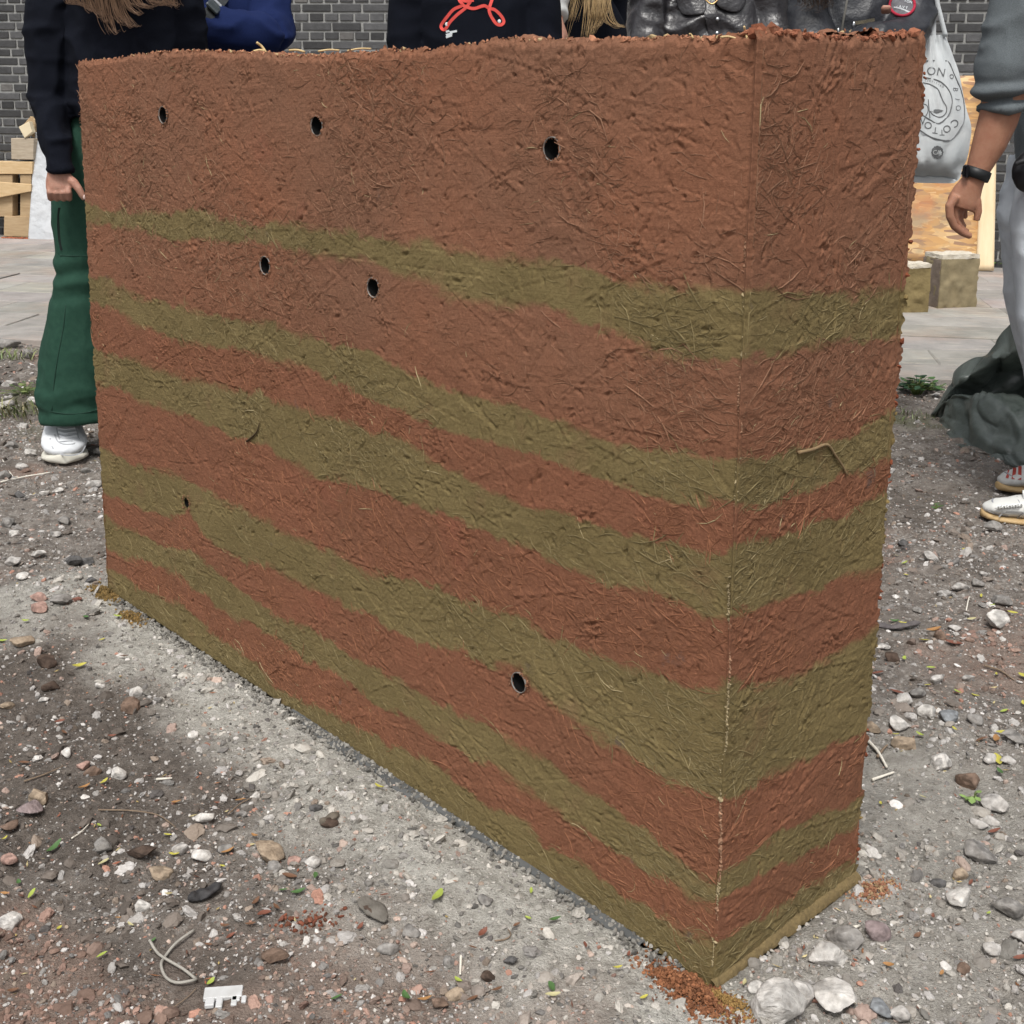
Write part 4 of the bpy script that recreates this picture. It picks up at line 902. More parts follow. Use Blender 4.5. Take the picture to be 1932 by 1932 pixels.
plank('rail', m_wood_h, pl, ((-190, 401), (81, 404), (80, 435), (-190, 434)), .10, YP)
plank('post', m_wood, pl, ((-30, 436), (31, 436), (31, 541), (-32, 541)), .08, YP-.012)
plank('post', m_wood, pl, ((50, 436), (78, 436), (76, 541), (50, 541)), .08, YP-.012)
plank('slat', m_wood_h, pl, ((-190, 440), (77, 460), (77, 478), (-190, 530)), .02, YP+.025)
plank('foot_block', m_wood, pl, ((10, 540), (74, 541), (71, 592), (9, 590)), .10, YP)
plank('foot_block', m_wood, pl, ((-150, 540), (-80, 541), (-83, 592), (-150, 590)), .10, YP)
blk = thing('wood_block', 'grey weathered wood block resting on the pallet rail', 'block', PW(54, 399, YP-.02))
plank('block_body', m_wood_g, blk, ((27, 345), (84, 346), (83, 399), (28, 398)), .09, YP-.005)
stk = thing('wood_offcut', 'tilted pale wood offcut lying on the grey wood block', 'wood', PW(60, 345, YP-.03))
plank('offcut_body', pm('fresh_pine', (.66, .56, .38), (.72, .62, .44), 12, .75), stk, ((46, 317), (72, 303), (80, 330), (61, 345)), .05, YP+.005)
st2 = thing('wood_stick', 'upright wood stick standing behind the tilted pale offcut', 'wood', PW(60, 345, YP-.10))
plank('stick_body', m_wood, st2, ((52, 318), (76, 290), (88, 300), (86, 346)), .03, YP-.07)
wb = thing('white_board', 'white insulation board leaning against the brick wall behind the green trousers', 'board', GS(105, 604))
m_foam = pm('dented_white_foam', (.47, .49, .51), (.55, .565, .58), 6, .75, .02, 12)
def slab_grid(name, mat, parent, pts, th, Y0, Y1, nx=24, nz_2=50, amp=.004, seed=5):
    """board from picture corners (ul, ur, lr, ll); top at depth Y0, foot at depth Y1"""
    ul, ur = PW(*pts[0], Y0), PW(*pts[1], Y0); lr, ll = PW(*pts[2], Y1), PW(*pts[3], Y1)
    S, T = np.meshgrid(np.linspace(0, 1, nx), np.linspace(0, 1, nz_2))
    q = (ul*(1-S[..., None])+ur*S[..., None])*(1-T[..., None])+(ll*(1-S[..., None])+lr*S[..., None])*T[..., None]
    q[..., 1] -= amp*fbm2(S*5, T*9, seed, 3)*np.minimum(sstep(0, .08, S), sstep(1, .92, S))
    bk = q.copy(); bk[..., 1] = q[..., 1].mean()*0+q[..., 1]+th
    v = np.vstack([q.reshape(-1, 3), bk.reshape(-1, 3)]); n = nx*nz_2; g = grid_faces(nz_2, nx); f = [tuple(r[::-1]) for r in g]+[tuple(r+n) for r in g]
    rim = [i for i in range(nx)]+[j*nx+nx-1 for j in range(1, nz_2)]+[(nz_2-1)*nx+i for i in range(nx-2, -1, -1)]+[j*nx for j in range(nz_2-2, 0, -1)]
    f += [(rim[i], rim[(i+1) % len(rim)], rim[(i+1) % len(rim)]+n, rim[i]+n) for i in range(len(rim))]
    return child(name, mesh(name, v, f), mat, parent)
slab_grid('board_face', m_foam, wb, ((88, 330), (185, 330), (170, 604), (70, 600)), .05, .09, .24)
slab_grid('gap_shade_strip', pm('painted_gap_shade', (.02, .02, .022)), wb, ((76, 603), (168, 606), (168, 610), (79, 609)), .03, .22, .22, 4, 4, 0)  # black strip added to paint the shade in the gap under the board
add('red_dust', bits(np.array([PW(x, 596+y, YP+.10)*[1, 1, 0]+[0, 0, .014] for x, y in zip(np.random.default_rng(3).uniform(5, 70, 300), np.random.default_rng(4).uniform(-3, 6, 300))]), np.random.default_rng(5).uniform(.004, .011, 300), np.tile([.42, .16, .09], (300, 1))*np.random.default_rng(6).uniform(.7, 1.3, (300, 1)), np.random.default_rng(7), flat=.4, name='red_dust'), m_bits, kind='stuff')

# ---- strand board and pine plank on the right
m_osb, t, N, L, b = nodes('strand_board'); b.inputs['Roughness'].default_value = .7; tc = N.new('ShaderNodeTexCoord')
def strands(rz, sc):
    mpn = N.new('ShaderNodeMapping'); mpn.inputs['Rotation'].default_value = (0, rz, 0); mpn.inputs['Scale'].default_value = (sc*.28, 1, sc); L.new(tc.outputs['Object'], mpn.inputs[0])
    vo = N.new('ShaderNodeTexVoronoi'); vo.inputs['Scale'].default_value = 1; L.new(mpn.outputs[0], vo.inputs['Vector'])
    sp = N.new('ShaderNodeSeparateColor'); L.new(vo.outputs['Color'], sp.inputs[0]); return sp.outputs[0], sp.outputs[1]
a1, b1 = strands(.25, 34); a2, b2 = strands(-.45, 40); a3, b3 = strands(.05, 46)
cc = mixc(a1, (.50, .27, .10), (.66, .43, .19)); cc = mixc(rmp(a2, .55, .56), cc, mixc(b2, (.40, .20, .08), (.70, .50, .26))); cc = mixc(rmp(a3, .66, .67), cc, mixc(b3, (.55, .32, .13), (.28, .17, .11)))
cc = mixc(rmp(nz_(2.4, 5), .52, .66, 0, .65), cc, (.46, .17, .085)); cc = mixc(rmp(nz_(3.6, 5), .60, .72, 0, .6), cc, (.25, .21, .15))
L.new(cc, b.inputs['Base Color'])
ob = thing('strand_board', 'orange stained strand board leaning against the brick wall behind the tote bag', 'board', GS(2330, 662))
slab_grid('board_face', m_osb, ob, ((2080, 189), (2450, 189), (2444, 662), (2080, 650)), .018, .045, .20, 10, 20, .002)
pk = thing('pine_plank', 'pale pine plank leaning upright beside the strand board', 'plank', GS(2463, 676))
slab_grid('plank_face', pm('clean_pine', (.70, .54, .33), (.80, .66, .45), 3, .7, .0006, 20, (9, 2, 1.2), detail=7), pk, ((2450, 392), (2488, 394), (2482, 676), (2441, 676)), .045, .10, .24, 6, 20, .001)
# ---- two rammed sample blocks
def sample_block(name, label, px0, px1, py0, py1, yaw, dep, cols, capc, seed, side=None):
    c = GS((px0+px1)/2, py1-4); Y_ = c[1]; w_ = (px1-px0)*K/ppm(Y_); h_ = (py1-py0)*K/ppm(Y_)*1.0
    o = thing(name, label, 'block', (c[0], c[1]+dep/2, PZ)); o.rotation_euler = (0, 0, yaw); o['group'] = 'rammed earth sample blocks'
    def rough(x0, y0, z0, x1, y1, z1, n, amp, sd):
        v = []; f = []
        g = np.linspace(-1, 1, n)
        for ax in range(3):
            for s in (-1, 1):
                A, B = np.meshgrid(g, g); q = np.zeros((n, n, 3)); q[..., ax] = s; q[..., (ax+1) % 3] = A; q[..., (ax+2) % 3] = B*s
                k0 = sum(len(x) for x in v); v.append(q.reshape(-1, 3)); f.append(grid_faces(n, n)+k0)
        v = np.vstack(v); p = v*.5+.5; p = np.array([x0, y0, z0])+p*np.array([x1-x0, y1-y0, z1-z0])
        nn = v/np.linalg.norm(v, axis=1)[:, None]; p = p+nn*(amp*fbm3(p, 26, sd, 4)-amp*1.5*(np.abs(v) > .97).sum(1).clip(1, 3)[:, None].repeat(1, 1)[:, 0]*0)[:, None]
        return mesh('part', p, np.vstack(f))
    cap_h = h_*.085
    for nm, z0, z1, mt in (('block_body', 0, h_-cap_h, cols), ('pale_cap', h_-cap_h+.0005, h_, capc)):
        me = rough(-w_/2, -dep/2, z0, w_/2, dep/2, z1, 26, .007, seed); p_ = add(nm, me, mt, o)
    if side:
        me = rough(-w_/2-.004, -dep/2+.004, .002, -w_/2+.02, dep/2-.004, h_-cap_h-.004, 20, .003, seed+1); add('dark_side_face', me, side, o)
    return o
m_s1 = pm('ochre_sample_earth', (.24, .185, .085), (.16, .12, .055), 14, .95, .003, 90); m_s2 = pm('beige_sample_earth', (.27, .22, .13), (.20, .165, .098), 16, .95, .002, 120)
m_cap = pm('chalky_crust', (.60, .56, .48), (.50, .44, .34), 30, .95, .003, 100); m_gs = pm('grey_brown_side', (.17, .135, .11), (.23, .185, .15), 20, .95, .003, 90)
sample_block('sample_block', 'ochre rammed earth sample block standing half behind the big earth wall', 2225, 2317, 664, 790, .10, .13, m_s1, m_cap, 401)
sample_block('sample_block', 'beige rammed earth sample block with dark side standing on the paving', 2322, 2434, 640, 778, .30, .16, m_s2, m_cap, 402, m_gs)

# ================================================================== PEOPLE
from mathutils.bvhtree import BVHTree
def skin_mat(name, c): 
    m = pm(name, tuple(x*y for x, y in zip(c, (1.06, 1.04, 1.02))), tuple(x*y for x, y in zip(c, (.86, .72, .68))), 34, .5, .0009, 260, detail=8); b = m.node_tree.nodes['Principled BSDF']
    b.inputs['Subsurface Weight'].default_value = .12; b.inputs['Subsurface Radius'].default_value = (.01, .004, .002); b.inputs['Subsurface Scale'].default_value = .3; return m
m_skin = skin_mat('skin', (.42, .245, .185)); m_skin_w = skin_mat('tanned_skin', (.33, .175, .115))
m_black = pm('black_jersey', (.0035, .0045, .0085), (.006, .0075, .013), 300, .92, .0006, 900, spec=.12)
m_navy = pm('navy_jersey', (.006, .013, .055), (.010, .019, .075), 300, .92, .0006, 900, spec=.15)
m_green = pm('green_twill', (.014, .048, .032), (.021, .063, .042), 60, .85, .0005, 900, spec=.2)
m_greyj = pm('grey_melange_jersey', (.085, .100, .108), (.150, .168, .178), 420, .92, .0008, 900)
m_jean = pm('pale_grey_denim', (.50, .54, .58), (.60, .64, .68), 30, .85, .0006, 600)
m_leather = pm('dark_leather', (.014, .013, .015), (.028, .026, .029), 26, .34, .0022, 90, spec=.6)
m_leather2 = pm('black_coat_cloth', (.012, .013, .017), (.021, .023, .029), 26, .46, .0018, 110, spec=.5)
m_dkjean = pm('dark_denim', (.025, .03, .045), (.035, .042, .06), 200, .9)
m_white = pm('white_leather', (.60, .62, .64), (.66, .68, .70), 30, .5)
m_whitecloth = pm('white_cloth', (.66, .67, .66), (.72, .73, .72), 30, .8)
m_sole = pm('cream_sole', (.52, .50, .43), (.58, .56, .49), 30, .7); m_gum = pm('gum_sole', (.42, .28, .13), (.50, .36, .19), 20, .6)
m_blk = pm('black_shoe', (.02, .02, .022), None, 30, .6)
m_hairbr = pm('brown_hair', (.10, .055, .032), (.22, .135, .085), 40, .5, stretch=(3, 3, .4)); m_hairbl = pm('blonde_hair', (.42, .28, .13), (.58, .42, .23), 40, .5, stretch=(3, 3, .4)); m_hairdk = pm('dark_hair', (.025, .015, .010), (.05, .03, .02), 40, .5)
def folds(amp, sx, sz, seed, amp2=0):
    def fn(c, n):
        w1 = noise3(c[:, 0]*3, c[:, 1]*3, c[:, 2]*3, seed+9)*.6
        a = noise3(c[:, 0]*sx+w1, c[:, 1]*sx, c[:, 2]*sz+w1*1.5, seed); r = 1-np.abs(a)*2
        e = noise3(c[:, 0]*sx*.5, c[:, 1]*sx*.5, c[:, 2]*sz*.45+w1, seed+4)
        r2 = 1-np.abs(noise3(c[:, 0]*sx*1.9+w1, c[:, 1]*sx*1.9, c[:, 2]*sz*2.3+w1*3, seed+12))*2.4
        return amp*(.75*r*np.abs(r)+.8*e+.30*np.clip(r2, -.6, 1))+amp2*fbm3(c, 60, seed+7, 2)
    return fn
def joined(ms, name):
    mb = MB()
    for m_ in ms:
        n = len(m_.vertices); co = np.empty(n*3, np.float32); m_.vertices.foreach_get('co', co); mb.add(co.reshape(-1, 3), [tuple(p.vertices) for p in m_.polygons])
    return mb.build(name)
def bvh_of(o):
    me = o.data; mw = o.matrix_parent_inverse; n = len(me.vertices); 
    return BVHTree.FromPolygons([tuple(v.co) for v in me.vertices], [tuple(p.vertices) for p in me.polygons])
def on_surf(bvh, px, py, out=.003, fallback=4.0):
    d = Vector(ray(px*K, py*K)).normalized(); h = bvh.ray_cast(Vector(CAMPOS), d)
    return np.array(h[0])-np.array(d)*out if h[0] is not None else PS(px, py, fallback)
def ribbon(pts, wd, side_cam=True):
    """flat strip through points, width wd, turned towards the camera"""
    q = crom(pts, 5) if len(pts) > 2 else np.asarray(pts, float); L_, R_ = [], []
    for i in range(len(q)):
        t_ = q[min(i+1, len(q)-1)]-q[max(i-1, 0)]; t_ /= np.linalg.norm(t_)+1e-9; vw = q[i]-CAMPOS; s = np.cross(t_, vw); s /= np.linalg.norm(s); L_.append(q[i]-s*wd/2); R_.append(q[i]+s*wd/2)
    v = np.vstack([L_, R_]); n = len(q); return v, [(i, i+1, n+i+1, n+i) for i in range(n-1)]
def strands_hair(name, parent, mat, paths, n, spread, r, seed):
    """locks of hair following guide paths"""
    rg = np.random.default_rng(seed); mb = MB()
    for pth in paths:
        pth = np.asarray(pth, float); k_ = len(pth)
        for _ in range(n):
            off = rg.normal(0, spread, 3)*np.array([1, .6, .4]); ph = rg.uniform(0, 6.28); am = spread*rg.uniform(.2, .7)
            t_ = np.linspace(0, 1, k_)[:, None]; q = pth+off*(1-.45*t_)+np.column_stack([am*np.sin(ph+t_[:, 0]*7), am*.5*np.cos(ph+t_[:, 0]*6), 0*t_[:, 0]])*t_
            q = q[:max(3, int(round(k_*rg.uniform(.78, 1.0))))]
            mb.add(*tube(q, r*rg.uniform(.6, 1.3), 5, 4, .25))
    return child(name, mb.build(name), mat, parent)
def hand_local(wr, dr, sd, pd, s=1.0, curl=.6, thumb=1):
    """relaxed hand: wr wrist, dr direction to the fingers, sd across the palm (towards the thumb), pd out of the palm"""
    wr, dr, sd, pd = [np.asarray(a, float) for a in (wr, dr, sd, pd)]; pc = []
    pc.append(loft([(wr-dr*.02*s, .026*s, .019*s), (wr+dr*.015*s, .030*s, .018*s), (wr+dr*.05*s, .040*s, .016*s), (wr+dr*.085*s, .041*s, .014*s), (wr+dr*.097*s, .036*s, .009*s)], sd, 16))
    for i, (o_, l_) in enumerate(((.031, .072), (.0105, .080), (-.0105, .074), (-.031, .058))):
        a = wr+dr*(.085-.004*abs(i-1))*s+sd*o_*s; b_ = a+(dr*math.cos(curl*.6)+pd*math.sin(curl*.6))*l_*.45*s; c_ = b_+(dr*math.cos(curl*1.6)+pd*math.sin(curl*1.6))*l_*.33*s; e_ = c_+(dr*math.cos(curl*2.4)+pd*math.sin(curl*2.4))*l_*.26*s
        pc.append(loft([(a, .0095*s, .0095*s), ((a+b_)/2, .0092*s, .0092*s), (b_, .0092*s, .0092*s), (c_, .0085*s, .0085*s), ((c_+e_)/2, .0080*s, .0080*s), (e_, .0045*s, .0045*s)], sd, 10))
    a = wr+dr*.022*s+sd*.026*s; b_ = a+(dr*.75+sd*.55+pd*.25)*.035*s; c_ = b_+(dr*.95+sd*.2+pd*.3)*.030*s; e_ = c_+(dr*.95+pd*.3)*.024*s
    pc.append(loft([(a, .014*s, .013*s), (b_, .0115*s, .0115*s), (c_, .0100*s, .0100*s), (e_, .005*s, .005*s)], pd, 10))
    return pc
def shoe(parent, toe, dr, L_, mats, name='shoe', stripes=None, wk=1.0, hk=1.0, vx=.0045):
    """sneaker on the ground: toe point, heel-to-toe direction"""
    toe = np.array(toe, float); dr = np.array([dr[0], dr[1], 0.]); dr /= np.linalg.norm(dr); sd = np.array([dr[1], -dr[0], 0]); z0 = float(gz(toe[0], toe[1]))+.004
    def at(t_, s_, z): q = toe-dr*L_*(1-t_)+sd*s_; q[2] = z0+z*hk; return q
    ts = [0, .03, .12, .3, .5, .68, .82, .93, .985, 1.0]; ws = [.010, .026, .034, .035, .038, .046, .047, .038, .020, .008]
    k_ = L_/.28*wk; ro = []
    for t_, w_ in zip(ts, ws): ro.append((at(t_, 0, .0125+.006*max(0, (t_-.85))/.15), w_*k_, .0125*hk))
    so = child(name+'_sole', displace(remesh([loft(ro, sd, 20)], vx, 3, 'sole'), lambda c, n: 0*c[:, 0]), mats[1], parent)
    up = [(q_[0], q_[1]*1.09, q_[2]*hk) for q_ in [(at(.02, 0, .055), .016*k_, .035), (at(.08, 0, .062), .027*k_, .045), (at(.2, 0, .066), .031*k_, .048), (at(.33, 0, .064), .032*k_, .046), (at(.48, 0, .056), .035*k_, .038), (at(.62, 0, .048), .040*k_, .031), (at(.76, 0, .041), .042*k_, .024), (at(.88, 0, .036), .037*k_, .019), (at(.96, 0, .031), .022*k_, .012), (at(.985, 0, .029), .010*k_, .007)]]
    me = remesh([loft(up, sd, 20)], vx, 5 if vx < .005 else 2, 'upper'); me = displace(me, lambda c, n: .0012*fbm3(c, 45, 5, 2)); uo = child(name+'_upper', me, mats[0], parent)
    mb = MB()
    for i, t_ in enumerate((.42, .49, .56, .63)):
        zt = .056+.040-.052*(t_-.42); mb.add(*tube([at(t_, -.022, zt-.012), at(t_+.02, 0, zt+.002), at(t_, .022, zt-.012)], .0042, 6, 4))
    mb.add(*tube([at(.42, .0, .098), at(.40, .028, .088), at(.46, .036, .075), at(.50, .020, .082)], .0025, 6, 4)); mb.add(*tube([at(.42, .0, .098), at(.38, -.026, .09), at(.44, -.038, .074)], .0025, 6, 4))
    child('laces', mb.build('laces'), mats[2], uo)
    if stripes is not None:
        for j in range(3):
            for s_ in (-1, 1):
                q = [at(.60+.065*j, s_*.0455*k_, .032), at(.635+.065*j, s_*.0425*k_, .046), at(.66+.065*j, s_*.034*k_, .060)]
                v, f = loft([(q[0], .0075, .004), (q[1], .0075, .004), (q[2], .0065, .004)], dr, 8); child('stripe', MB().add(v, f).build('stripe'), stripes, uo)
    else:
        mb = MB()
        for s_ in (-1, 1): mb.add(*tube([at(.56, s_*.0440*k_, .040), at(.67, s_*.030*k_, .064), at(.70, 0, .0695)], .0026, 6, 5))
        mb.add(*tube([at(.80, -.040*k_, .036), at(.88, -.024*k_, .048), at(.905, 0, .0525), at(.88, .024*k_, .048), at(.80, .040*k_, .036)], .0024, 6, 5))
        child('seam', mb.build('seam'), pm('shoe_seam', (.30, .31, .33)), uo)
    return uo
def stand(label, x, y, H, top, legs, arms, hair, yaw=0, torso=1.0, skin=None, voxel=.011, fold=(.010, 7, 9), seed=1, shoes=None, hands=(True, True)):
    """generic standing person. arms: two lists of world points shoulder-elbow-wrist; facing -Y turned by yaw"""
    skin = skin or m_skin; o = thing('person', label, 'person', (x, y, 0)); s = H/1.75; cy_, sy_ = math.cos(yaw), math.sin(yaw)
    def W(lx, ly, z): return np.array([x+cy_*lx-sy_*ly, y+sy_*lx+cy_*ly, z*s])
    sd = np.array([cy_, sy_, 0]); w_ = torso
    tr = [(W(0, .01, z), a*w_*s, c*s) for z, a, c in ((.90, .172, .125), (.98, .176, .124), (1.10, .172, .118), (1.22, .180, .122), (1.33, .190, .122), (1.40, .172, .108), (1.45, .110, .085), (1.485, .070, .068))]
    pcs = [loft(tr, sd, 24)]
    for a in arms:
        a = [np.array(p, float) for p in a]; pts = crom(a, 5); n = len(pts)
        pcs.append(loft([(p, (.073-.026*i/(n-1))*s, (.073-.026*i/(n-1))*s) for i, p in enumerate(pts)], (.3, .9, .2), 16))
    me = remesh(pcs, voxel, 4, 'top'); me = displace(me, folds(*fold, seed)); shirt = child('top', me, top, o)
    pcs = [loft([(W(0, .012, z), a*s, c*s) for z, a, c in ((.80, .165, .118), (.92, .172, .122), (1.02, .160, .112))], sd, 20)]
    for sg in (-1, 1): pcs.append(loft([(W(sg*.088, .01, .88), .092*s, .105*s), (W(sg*.095, 0, .70), .085*s, .095*s), (W(sg*.10, 0, .48), .068*s, .075*s), (W(sg*.105, .01, .28), .066*s, .072*s), (W(sg*.108, .02, .07), .068*s, .072*s)], sd, 16))
    child('trousers', displace(remesh(pcs, .013, 4, 'trousers'), folds(.006, 6, 8, seed+3)), legs, o)
    for sg in (-1, 1):
        tp = W(sg*.115, -.17, 0); shoe(o, tp, (sy_*1, -cy_*1) if False else (-(-sy_), -cy_), .27, shoes or (m_blk, m_blk, m_blk), vx=.009)
    b_ = [ball(W(0, -.015, 1.635), (.075*s, .092*s, .115*s)), loft([(W(0, .01, 1.40), .062*s, .058*s), (W(0, .012, 1.50), .052*s, .055*s), (W(0, 0, 1.58), .050*s, .058*s)], sd, 14),
          loft([(W(0, -.095, 1.665), .008*s, .008*s), (W(0, -.118, 1.630), .013*s, .014*s), (W(0, -.100, 1.612), .012*s, .010*s)], sd, 10), ball(W(0, -.07, 1.565), (.040*s, .035*s, .030*s)),
          ball(W(.077, 0, 1.63), (.010*s, .022*s, .032*s)), ball(W(-.077, 0, 1.63), (.010*s, .022*s, .032*s)),
          loft([(q[0], q[1]*.86, q[2]*.86) for q in tr[:-1]], sd, 18), loft([(W(0, .012, .80), .14*s, .10*s), (W(0, .012, .95), .15*s, .10*s)], sd, 16)]
    for sg in (-1, 1): b_.append(loft([(W(sg*.088, .01, .88), .075*s, .085*s), (W(sg*.10, 0, .48), .052*s, .056*s), (W(sg*.108, .02, .07), .038*s, .042*s), (W(sg*.110, -.05, .045), .036*s, .030*s)], sd, 12))
    for hi_, a in enumerate(arms):
        a = [np.array(p, float) for p in a]; pts = crom(a, 5); pts = pts if hands[hi_] else pts[:-6]; n = len(pts); b_.append(loft([(p, (.044-.018*i/(n-1))*s*(1 if hands[hi_] else .7), (.044-.018*i/(n-1))*s*(1 if hands[hi_] else .7)) for i, p in enumerate(pts)], (.3, .9, .2), 12))
        dr = a[-1]-a[-2]; dr /= np.linalg.norm(dr); pdv = np.array([-np.sign((a[-1]-W(0, 0, 0))@sd)*cy_, 0.3, 0]); pdv -= dr*(pdv@dr); pdv /= np.linalg.norm(pdv); sdv = np.cross(pdv, dr); sdv = -sdv if sdv[1] > 0 else sdv
        if hands[hi_]: b_ += hand_local(a[-1]+dr*.012, dr, sdv, pdv, s*.95, .6)
    child('body', remesh(b_, .0125, 1, 'body'), skin, o)
    if hair is not None:
        cap = remesh([ball(W(0, .012, 1.665), (.086*s, .098*s, .108*s)), ball(W(0, .045, 1.60), (.080*s, .070*s, .10*s))], .01, 2, 'hair'); child('hair', displace(cap, lambda c, n: .006*fbm3(c, 40, seed, 3)), hair, o)
    return o, shirt, W, s
def hang(x, y, s, sg, out=.02): return [(x+sg*.185*s, y, 1.395*s), (x+sg*(.225+out)*s, y+.01, 1.12*s), (x+sg*(.225+out)*s, y-.03, .88*s)]

# ---- person in black sweatshirt and green trousers, left of the wall
Y1 = 3.60; p1 = thing('person', 'person in black sweatshirt, wide green trousers and white sneakers with long brown hair', 'person', G(140, 850))
def rg_(u, v, ru, ry, Y): return (P(u, v, Y), ru/ppm(Y), ry)
c1 = P(235, 0, Y1); x1 = c1[0]
sl1 = [rg_(150, -110, 40, .070, Y1), rg_(116, -45, 50, .075, Y1), rg_(101, 40, 50, .075, Y1-.01), rg_(93, 120, 43, .066, Y1-.02), rg_(92, 190, 37, .057, Y1-.03), rg_(97, 245, 34, .053, Y1-.08), rg_(105, 282, 33, .052, Y1-.11), rg_(109, 298, 29, .044, Y1-.125), rg_(110, 312, 27, .042, Y1-.13), rg_(111, 324, 27, .042, Y1-.13)]
sr1 = [rg_(318, -105, 40, .07, Y1), rg_(346, -30, 36, .062, Y1), rg_(354, 60, 33, .056, Y1), rg_(356, 140, 30, .05, Y1), rg_(350, 220, 28, .046, Y1-.06), rg_(340, 270, 27, .042, Y1-.10)]
tor = [(np.array([x1, Y1+.01, z]), a, c) for z, a, c in ((1.005, .170, .125), (1.04, .178, .132), (1.12, .176, .128), (1.22, .180, .125), (1.32, .178, .118), (1.39, .12, .09), (1.43, .066, .065))]
me = remesh([loft(sl1, (1, 0, 0), 22), loft(sr1, (1, 0, 0), 22), loft(tor, (1, 0, 0), 26)], .007, 5, 'sweatshirt')
sw1 = child('sweatshirt', displace(me, folds(.013, 9, 12, 21, .0006)), m_black, p1)
Y1 += .05
lg = [rg_(186, 215, 56, .085, Y1), rg_(178, 260, 58, .090, Y1), rg_(168, 320, 62, .092, Y1), rg_(162, 380, 61, .09, Y1), rg_(161, 430, 56, .088, Y1), rg_(160, 482, 50, .086, Y1), rg_(158, 503, 51, .088, Y1), rg_(157, 522, 49, .088, Y1), rg_(157, 541, 48, .087, Y1), rg_(154, 562, 55, .09, Y1), rg_(152, 590, 57, .092, Y1), rg_(150, 650, 68, .096, Y1), rg_(143, 710, 71, .102, Y1), rg_(141, 745, 71, .106, Y1), rg_(143, 772, 70, .106, Y1), rg_(145, 788, 71, .106, Y1)]; Y1 -= .05
lg2 = [(c+np.array([.175, .02, 0]), a, b_) for c, a, b_ in lg]
me = remesh([loft(lg, (1, 0, 0), 28), loft(lg2, (1, 0, 0), 28), loft([(np.array([x1+.02, Y1+.03, z]), a, .105) for z, a in ((.84, .16), (.93, .16), (1.01, .15))], (1, 0, 0), 24)], .007, 4, 'trousers')
def knee(c, n):
    r = folds(.007, 11, 6, 33)(c, n); zc = c[:, 2]
    for z0_, a_, w_ in ((.605, .005, .016), (.57, -.005, .013), (.54, .006, .014), (.50, -.004, .014), (.22, .005, .02), (.17, -.005, .015)):
        r = r+a_*np.exp(-((zc-z0_+.06*noise3(c[:, 0]*8, c[:, 1]*8, c[:, 2]*0, 3)-.25*(c[:, 0]+1.25))/w_)**2)
    return r
tr1 = child('trousers', displace(me, knee), m_green, p1)
bv = bvh_of(tr1); m_gdark = pm('green_seam', (.012, .042, .028)); mb = MB()
mb.add(*tube([on_surf(bv, a/K, c/K, .0008, Y1-.1) for a, c in ((114, 482), (135, 483), (165, 483), (200, 482))], .0022, 6, 4)); mb.add(*tube([on_surf(bv, a/K, c/K, .0006, Y1-.1) for a, c in ((124, 575), (119, 620), (108, 680), (101, 730), (98, 775))], .0016, 6, 5))
mb.add(*tube([on_surf(bv, a/K, c/K, .0006, Y1-.1) for a, c in ((78, 770), (100, 777), (130, 781), (165, 778), (190, 770))], .0016, 6, 5))
child('trouser_seam', mb.build('trouser_seam'), m_gdark, tr1)
v, f = ribbon([on_surf(bv, a/K, c/K, .002, Y1-.1) for a, c in ((113, 392), (111, 420), (113, 450), (117, 472))], .010); child('pocket_slit', MB().add(v, f).build('pocket_slit'), pm('pocket_dark', (.004, .010, .008)), tr1)
toe1 = G(143, 874); s1_ = shoe(p1, toe1+np.array([-.018, -.035, 0]), (.34, -.94), .31, (m_white, m_sole, m_white), wk=1.32, hk=1.3); shoe(p1, toe1+np.array([.20, .05, 0]), (.15, -.98), .275, (m_white, m_sole, m_white))
bvs = bvh_of(s1_); m_sm = pm('grey_stitch', (.36, .37, .39)); m_lace = pm('white_lace', (.66, .68, .70), None, 60, .8)
def sx(x, y): return on_surf(bvs, x/2.76, 550+y/2.76, .0012, 3.45)
for pts, wd, mt in (([(345, 1500), (365, 1570), (420, 1612), (500, 1618), (560, 1600), (590, 1550)], .0042, m_sm), ([(375, 1475), (400, 1525), (450, 1545), (510, 1540), (550, 1505)], .0038, m_sm), ([(395, 1436), (450, 1446), (520, 1436)], .0075, m_lace), ([(400, 1462), (455, 1474), (528, 1462)], .0075, m_lace), ([(408, 1488), (455, 1500), (530, 1488)], .0075, m_lace), ([(392, 1430), (396, 1470), (410, 1510)], .003, m_sm), ([(520, 1425), (532, 1460), (540, 1500)], .003, m_sm), ([(400, 1449), (455, 1460), (524, 1449)], .0024, m_sm), ([(404, 1475), (455, 1487), (528, 1475)], .0024, m_sm)):
    v, f = ribbon([sx(*q) for q in pts], wd); child('shoe_stitching' if mt is m_sm else 'lace', MB().add(v, f).build('lace'), mt, s1_)
Yh = Y1-.135; hp = []
hp.append(loft([rg_(111, 312, 20, .022, Yh), rg_(111, 328, 22, .022, Yh), rg_(111, 342, 25, .021, Yh), rg_(111, 355, 25, .019, Yh-.004), rg_(112, 363, 22, .015, Yh-.004)], (1, 0, 0), 18))
for u_, l_ in ((93, 1), (105, 1.25), (117, 1.25), (128, 1.0)):
    hp.append(loft([(P(u_, 349, Yh-.006), .0084, .0090), (P(u_+1, 360+3*l_, Yh-.016), .0090, .0092), (P(u_+2, 370+3*l_, Yh-.002), .0085, .0088), (P(u_+3, 373+2*l_, Yh+.022), .0082, .0082), (P(u_+3, 364, Yh+.040), .0078, .0078), (P(u_+3, 356, Yh+.040), .006, .006)], (1, 0, 0), 12))
